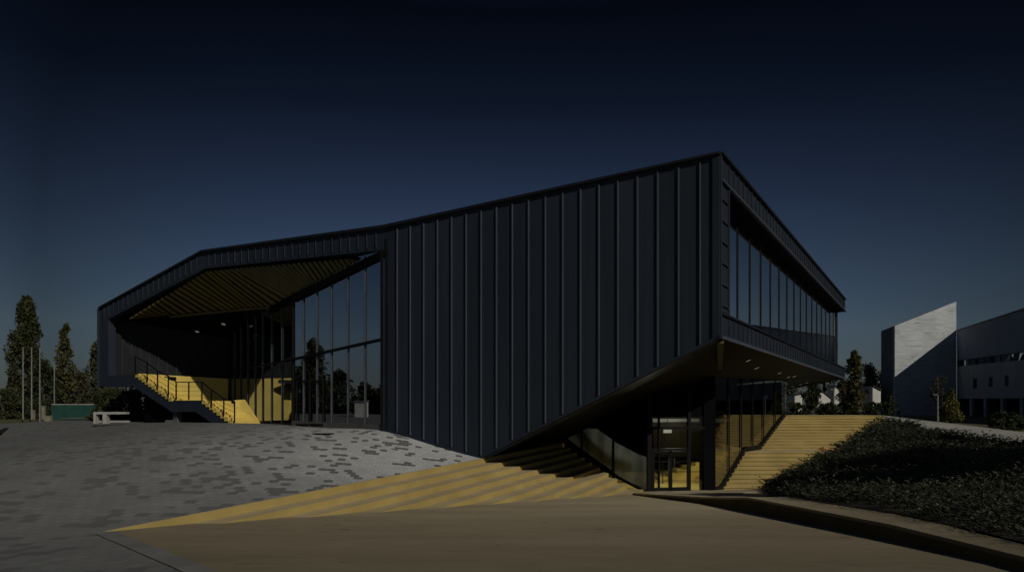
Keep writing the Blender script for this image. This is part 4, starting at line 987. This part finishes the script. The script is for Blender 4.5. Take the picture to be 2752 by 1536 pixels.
tree('leafy_tree', gnd(215, 85, 1126), 6.0, 4.6, 0, M['leaf_brown'], 'brownish low tree behind the green screen fence', 4000, .3, 15, shape='round', trunk_h=.8)
tree('leafy_tree', gnd(245, 80, 1126), 4.6, 4.2, 0, M['leaf_brown'], 'small brownish tree at the building end behind the fence', 3000, .28, 16, shape='round', trunk_h=.8)
tree('leafy_tree', gnd(158, 84, 1126), 6.2, 4., 0, M['leaf_dark'], 'dark tree standing low behind the slim poplar', 3000, .28, 17, shape='round', trunk_h=.8)
lb = [('low dark shrub at the extreme left edge', 8, 62, 3.0, 3.6), ('second low dark shrub from the left edge', 38, 64, 2.4, 3.4), ('low shrub at the foot of the tall poplar', 75, 66, 2.2, 3.4), ('low shrub right of the tall poplar foot', 104, 66, 2.0, 2.6), ('small shrub next to the beige cabinet', 128, 68, 2.2, 2.4)]
for i, (l, px, D, h, w) in enumerate(lb):
    tree('shrub', gnd(px, D, 1130), h, w, 0, M['leaf_dark'] if i % 2 else M['leaf_mid'], l, 2200, .2, 20+i, 'shrub', 'low shrubs along the left boundary', trunk_h=.4, shape='bush')
tree('shrub', gnd(300, 47, 1134), 2.5, 3.0, 0, M['leaf_mid'], 'large green shrub under the left end of the building behind the white frame', 4500, .2, 31, 'shrub', trunk_h=.4, shape='bush')
tree('shrub', gnd(365, 46, 1134), 2.4, 2.6, 0, M['leaf_mid'], 'green shrub under the upper stair landing', 4000, .2, 32, 'shrub', trunk_h=.4, shape='bush')
tree('shrub', gnd(425, 47, 1134), 1.4, 1.6, 0, M['leaf_dark'], 'small dark shrub seen under the stair flight', 1500, .16, 33, 'shrub', trunk_h=.3, shape='bush')
# off frame trees that show in the glass reflections, and shade the bed
tree('poplar_tree', (-78, 37, 0), 11.5, 4.0, 0, M['leaf_mid'], 'tall poplar left of the plaza', 5000, .45, 41, shape='poplar', trunk_h=1.5)
for i, (x, y, h, w) in enumerate(((-84, 30, 5.6, 6), (-83, 34, 7.6, 6), (-86, 40.5, 8, 7), (-80, 25.5, 6.8, 5), (-90, 36, 5.5, 8), (-88, 21, 5, 8), (-84, 46, 6.5, 7), (-86, 27.5, 5, 7))):
    tree('leafy_tree', (x, y, .1), h, w, 0, M['leaf_dark'], 'dark boundary tree beyond the left side of the plaza', 2600, .5, 50+i, 'tree', 'boundary trees beyond the left side of the plaza', trunk_h=.8)
for i, (x, y, h, w) in enumerate(((14.6, 11.6, 7.6, 6.0), (19.6, 14.4, 8.6, 7.4), (25.5, 18.0, 8.6, 7.4))):
    tree('leafy_tree', (x, y, .4), h, w, 0, M['leaf_dark'], 'broad dark tree standing right of the planting bed', 9000, .45, 70+i, 'tree', 'broad trees right of the planting bed', trunk_h=2.6)
# right background
tree('poplar_tree', gnd(2296, 68, 1117), 6.5, 1.9, 0, M['leaf_olive'], 'columnar poplar between the pavilion corner and the concrete tower', 4200, .26, 81, shape='poplar', trunk_h=.8)
tree('leafy_tree', gnd(2336, 112, 1113), 8.4, 5.8, 0, M['leaf_olive'], 'rounded olive tree behind the white house left of the tower', 4200, .3, 82, shape='round', trunk_h=1.)
tree('leafy_tree', gnd(2372, 118, 1113), 7.6, 5., 0, M['leaf_olive'], 'olive tree half hidden by the concrete tower', 2500, .3, 83, shape='round', trunk_h=1.)
rb = [('dark tree at the head of the side steps beside the glass', 2128, 100, 7.2, 6., 'leaf_dark'), ('dark tree between the two small white houses', 2182, 82, 4.2, 2.4, 'leaf_dark'), ('dark leafy tree behind the lamp post', 2268, 84, 4.4, 2.6, 'leaf_brown'), ('leafy tree directly under the far soffit corner', 2215, 112, 8., 9., 'leaf_dark'), ('dark tree over the white house roof left of the tower', 2345, 104, 5.5, 5., 'leaf_brown')]
for i, (l, px, D, h, w, mt) in enumerate(rb):
    tree('leafy_tree', gnd(px, D, 1114), h, w, 0, M[mt], l, 2600, .24, 90+i, 'tree', None, trunk_h=.8)
sb = [('low shrub beside the lamp post on the right', 2236, 50, 1.0, 1.9), ('low shrub in front of the white houses', 2282, 52, 1.0, 1.8), ('low shrub left of the concrete tower', 2350, 58, 1.3, 1.8), ('dark shrub at the foot of the tower side', 2393, 66, 2.2, 1.4), ('low shrub at the left beyond the side steps', 2140, 54, 1.2, 2.2), ('small shrub beside the parked cars', 2212, 54, .9, 1.4)]
for i, (l, px, D, h, w) in enumerate(sb):
    tree('shrub', gnd(px, D, 1116), h, w, 0, M['leaf_dark'], l, 1300, .17, 100+i, 'shrub', 'shrubs beyond the side steps', trunk_h=.25, shape='bush')
tree('conifer_tree', gnd(2556, 50, 1131), 2.35, 1.75, 0, M['leaf_yellow'], 'small bushy yellow green conifer in front of the concrete tower', 5200, .15, 120, 'tree', trunk_h=.2, shape='cone')
tree('sapling_tree', gnd(2520, 60, 1122), 3.6, 2.2, 0, M['leaf_brown'], 'thin dark sapling before the shaded tower wall', 500, .18, 121, 'tree', trunk_h=1.4, shape='loose')
for i, (px, py, h, w) in enumerate(((2690, 1142, 1.0, 1.7), (2722, 1146, .95, 1.7), (2756, 1150, .9, 1.6))):
    tree('hedge_shrub', gnd(px, 44, py), h, w, 0, M['leaf_dark'], ['left clipped hedge shrub before the long building', 'middle clipped hedge shrub before the long building', 'right clipped hedge shrub at the photo edge'][i], 1500, .13, 130+i, 'shrub', 'hedge before the long building', trunk_h=.2, shape='bush')

# ------------------------------------------------------------------ street furniture and small things
fl = thing('flagpole', gnd(62, 52, 1126), 'slim grey flagpole, leftmost of the row before the tall poplar', 'flagpole', 'flagpoles before the left poplars')
b0 = Vector(fl.location); m = MB(); m.tube(b0, b0+up*5.35, .055, .035, 8); m.build('pole', M['grey_paint'], fl)
m = MB(); m.tube(b0+up*5.35, b0+up*5.42, .07, .03, 8); m.build('finial', M['grey_paint'], fl)
copy_thing(fl, gnd(85, 52, 1126), 'slim grey flagpole, second from the left of the row')
copy_thing(fl, gnd(107, 51, 1132), 'slim grey flagpole, third of the row, right edge of the tall poplar')
copy_thing(fl, gnd(146, 66, 1126), 'slim grey flagpole standing alone left of the slim poplar')
# green screen fence
fe = thing('screen_fence', gnd(196, 58, 1130), 'green mesh screen fence with a pale top rail', 'fence')
a, b_ = P(139, 1131, 58), P(254, 1131, 58); hh = P(139, 1086, 58).z-a.z
m = MB(); m.prism([a, b_, b_+up*hh, a+up*hh], (0, .05, 0)); m.build('mesh_panel', M['green_mesh'], fe)
m = MB(); m.bar(a+up*hh, b_+up*hh, .1, .07); m.build('top_rail', M['white_paint'], fe)
for f in (0.01, .33, .62, .99):
    p_ = a.lerp(b_, f)-Vector((0, .05, 0)); m = MB(); m.bar(p_, p_+up*hh, .06, .06); m.build('post', M['green_mesh'], fe)
m = MB(); m.bar(a.lerp(b_, .22)+Vector((0, -.1, .22)), a.lerp(b_, .98)+Vector((0, -.1, .26)), .03, .05); m.build('lower_rail', M['grey_paint'], fe)
# white open frame
wf = thing('concrete_bench', gnd(300, 33.5, 1134), 'low white concrete bench block with two openings left of the staircase', 'bench')
a, b_ = P(256, 1134, 33.5), P(343, 1134, 33.5); zt_ = P(256, 1106, 33.5).z-a.z; w = b_.x-a.x
m = MB(); m.box(((a.x+b_.x)/2, a.y, a.z+zt_-.055), (w, .3, .11)); m.build('top_slab', M['white_paint'], wf)
for f0, f1 in ((0, .07), (.28, .40)):
    m = MB(); m.box((a.x+w*(f0+f1)/2, a.y, a.z-.03+(zt_-.11)/2), (w*(f1-f0), .3, zt_-.11+.06)); m.build('leg', M['white_paint'], wf)
m = MB(); m.box((a.x+w*.5, a.y+.2, a.z+.04), (w*.98, .06, .08)); m.build('bottom_rail', M['white_paint'], wf)
cb = thing('utility_cabinet', gnd(130, 54, 1132), 'small beige utility cabinet at the left end of the green fence', 'cabinet')
m = MB(); c_ = Vector(cb.location); m.box(c_+up*.22, (.42, .3, .44)); m.build('cabinet_body', M['concrete_tan'], cb); m = MB(); m.box(c_+up*.455, (.46, .34, .03)); m.build('lid', M['grey_paint'], cb)
for i, (px, h) in enumerate(((89, .9), (117, 1.25))):
    t = thing('gate_pier', gnd(px, 60, 1131), ['pale stone gate pier at the foot of the flagpoles', 'taller pale stone gate pier beside the beige cabinet'][i], 'pier'); c_ = Vector(t.location)
    m = MB(); m.box(c_+up*h/2, (.22, .22, h)); m.build('shaft', M['concrete_tan'], t); m = MB(); m.box(c_+up*(h+.04), (.28, .28, .07)); m.build('cap', M['concrete_tan'], t)
# drain kerb at far left
m = MB(); m.bar(P(-60, 1186, 26)+up*.03, P(54, 1139, 42)+up*.03, .22, .10); tag(m.build('edge_kerb', M['metal_dark']), 'dark narrow kerb line crossing the paving at the left edge', 'kerb')
m = MB(); m.prism([P(440, 1140, 33.4), P(468, 1140, 33.4), P(466, 1128, 33.4), P(445, 1128, 33.4)], (0, .3, 0)); m2 = m.build('stair_footing', M['plinth']); tag(m2, 'small concrete footing block beneath the stair pier', 'footing')
# manhole style cover on the plaza
def cover(px, py, D, label):
    q = XY(px, D); z = plazaz(q.x, q.y); m = MB(); m.tube((q.x, q.y, z+.004), (q.x, q.y, z+.014), .38, .38, 20); o = m.build('drain_cover', M['metal_dark']); tag(o, label, 'drain cover')
cover(868, 0, 25.2, 'dark round drain cover in the paving before the glass curtain wall')
# lamp posts
def lamp_post(px, py, D, h, label):
    t = thing('lamp_post', gnd(px, D, py), label, 'lamp post'); c_ = Vector(t.location); m = MB(); m.tube(c_, c_+up*h, .06, .04, 8); m.build('pole', M['grey_paint'], t)
    m = MB(); m.box(c_+Vector((-.18, 0, h+.03)), (.26, .14, .05)); m.build('lamp_head', M['grey_paint'], t)
lamp_post(2241, 1113, 52, 1.85, 'slim grey lamp post before the small white houses')
lamp_post(2520, 1131, 46, 1.75, 'thin grey post left of the yellow green conifer')
# houses
def house(px0, px1, D, eave, ridge, base_, label, flip=False):
    a, b_ = XY(px0, D), XY(px1, D); t = thing('white_house', (a.x, a.y, P(px0, base_, D).z), label, 'house')
    z0_ = P(px0, base_, D).z-.5; ze = P(px0, eave, D).z; zr = P(px0, ridge, D).z
    m = MB(); pk = b_ if not flip else a; ok_ = a if not flip else b_
    m.prism([V3(ok_, z0_), V3(pk, z0_), V3(pk, zr), V3(ok_, ze)], (0, 2.2, 0)); m.build('wall', M['white'], t)
    m = MB(); e = (pk-ok_)*.04; m.prism([V3(ok_-e, ze-.05), V3(pk+e*.5, zr+.02), V3(pk+e*.5, zr+.14), V3(ok_-e, ze+.07)], (0, 2.4, 0)); [None for _ in ()]; r_ = m.build('roof', M['roof'], t)
    r_.location.y -= .15
    w = (b_-a).length
    for f in (.3, .68):
        c_ = a.lerp(b_, f); m = MB(); m.box((c_.x, c_.y-.02, z0_+1.5), (w*.16, .06, .8)); wd = m.build('window', M['winglass'], t)
    return t
house(2196, 2232, 88, 1068, 1040, 1112, 'white house wall with steep sloping roofline left of the lamp post', flip=True)
house(2243, 2255, 92, 1043, 1037, 1112, 'narrow white gable just right of the lamp post', flip=True)
house(2308, 2345, 80, 1061, 1043, 1114, 'white house with roofline falling to the right behind the poplar', flip=True)
house(2345.5, 2367, 79, 1047, 1037, 1114, 'tall white gable house beside the tower side wall', flip=True)
house(2136, 2156, 86, 1060, 1058, 1110, 'small white house at the far end of the side steps', flip=False)
# cars
def car(px, py, D, mat, label, rz):
    t = thing('parked_car', gnd(px, D, py), label, 'car', 'cars parked beyond the side steps'); c = Vector(t.location); rot = Matrix.Rotation(rz, 3, 'Z')
    def T(x, y, z): return c+rot @ Vector((x, y, z))
    m = MB(); prof = [(-2.1, .3), (-2.15, .75), (-1.5, .92), (-.9, 1.38), (.7, 1.42), (1.35, .95), (2.1, .78), (2.15, .3)]
    m.prism([T(x, -.85, z) for x, z in prof], T(0, 1.7, 0)-c); m.build('body', mat, t)
    m = MB(); gl = [(-1.35, .95), (-.85, 1.31), (.62, 1.34), (1.15, .97)]; m.prism([T(x, -.87, z) for x, z in gl], T(0, 1.74, 0)-c); m.build('side_window', M['winglass'], t)
    for x in (-1.35, 1.35):
        for y in (-.86, .7):
            m = MB(); m.tube(T(x, y, .33), T(x, y+.18, .33), .33, .33, 14); wl_ = m.build('wheel', M['tyre'], t)
            m = MB(); m.tube(T(x, y-.01, .33), T(x, y+.19, .33), .18, .18, 10); m.build('rim', M['grey_paint'], wl_)
car(2172, 1111, 125, M['carwhite'], 'pale parked car beyond the head of the side steps', .3)
car(2200, 1112, 125, M['red'], 'dark parked car right of the pale car', .3)
# off-frame kiosk that shows as the white block in the curtain wall reflection
kk = thing('white_kiosk', (-46, 29.2, .2), 'white box kiosk left of the plaza, mirrored in the curtain wall', 'kiosk'); m = MB(); m.box((-46, 29.2, 1.25), (1.0, 1.1, 2.5), .2); m.build('cabin', M['white'], kk); m = MB(); m.box((-46, 29.2, 2.55), (1.2, 1.3, .1), .2); m.build('roof', M['grey_paint'], kk)

# ------------------------------------------------------------------ light, sky, camera
AZ, EL = 36., 34.     # sun azimuth to the right of straight behind the camera, elevation
sun = bpy.data.lights.new('sun', 'SUN'); sun.energy = 2.0; sun.angle = R(.5); sun.color = (1, .93, .82)
so = bpy.data.objects.new('sun', sun); COL.objects.link(so)
sdir = Vector((math.sin(R(AZ))*math.cos(R(EL)), -math.cos(R(AZ))*math.cos(R(EL)), math.sin(R(EL))))
so.rotation_euler = sdir.to_track_quat('Z', 'Y').to_euler(); so.location = sdir*60

w = bpy.data.worlds.new('World'); scene.world = w; w.use_nodes = True; nt = w.node_tree; nt.nodes.clear(); L = nt.links.new
out = N(nt, 'ShaderNodeOutputWorld'); bg = N(nt, 'ShaderNodeBackground'); L(bg.outputs[0], out.inputs[0])
sky = N(nt, 'ShaderNodeTexSky'); sky.sky_type = 'NISHITA'; sky.sun_disc = False; sky.sun_elevation = R(EL)
sky.sun_rotation = math.atan2(sdir.x, sdir.y); sky.altitude = 0; sky.air_density = 1.0; sky.dust_density = .6; sky.ozone_density = 3.
tc = N(nt, 'ShaderNodeTexCoord'); sp = N(nt, 'ShaderNodeSeparateXYZ'); L(tc.outputs['Generated'], sp.inputs[0])
r = ramp(nt, [(0., (.29, .30, .36)), (.05, (.35, .355, .40)), (.108, (.41, .415, .45)), (.17, (.34, .345, .385)), (.285, (.20, .198, .245)), (.40, (.080, .082, .106)), (.50, (.034, .034, .042)), (.60, (.12, .13, .17)), (1., (.32, .34, .42))])
L(sp.outputs[2], r.inputs[0])
dp = N(nt, 'ShaderNodeVectorMath', operation='DOT_PRODUCT'); L(tc.outputs['Generated'], dp.inputs[0]); dp.inputs[1].default_value = (.05, .985, .165)
r2 = ramp(nt, [(0., (1., 1., 1.)), (.35, (.85, .85, .85)), (.66, (.85, .85, .85)), (.80, (.42, .43, .41)), (.90, (.70, .72, .72)), (1., (1., 1., 1.))])
L(dp.outputs['Value'], r2.inputs[0])
mu = N(nt, 'ShaderNodeMix', data_type='RGBA', blend_type='MULTIPLY'); mu.inputs[0].default_value = 1
L(sky.outputs[0], mu.inputs[6]); L(r.outputs[0], mu.inputs[7])
mu2 = N(nt, 'ShaderNodeMix', data_type='RGBA', blend_type='MULTIPLY'); mu2.inputs[0].default_value = 1
L(mu.outputs[2], mu2.inputs[6]); L(r2.outputs[0], mu2.inputs[7]); L(mu2.outputs[2], bg.inputs[0]); bg.inputs[1].default_value = .052

cam = bpy.data.cameras.new('camera'); cam.sensor_width = 36; cam.lens = F/2752*36; cam.shift_y = (1101-768)/2752.; cam.clip_end = 6000; cam.clip_start = .1
co = bpy.data.objects.new('camera', cam); COL.objects.link(co); co.location = (0, 0, EYE); co.rotation_euler = (R(90), 0, 0); scene.camera = co
scene.view_settings.view_transform = 'Standard'; scene.view_settings.look = 'None'; scene.view_settings.exposure = 0
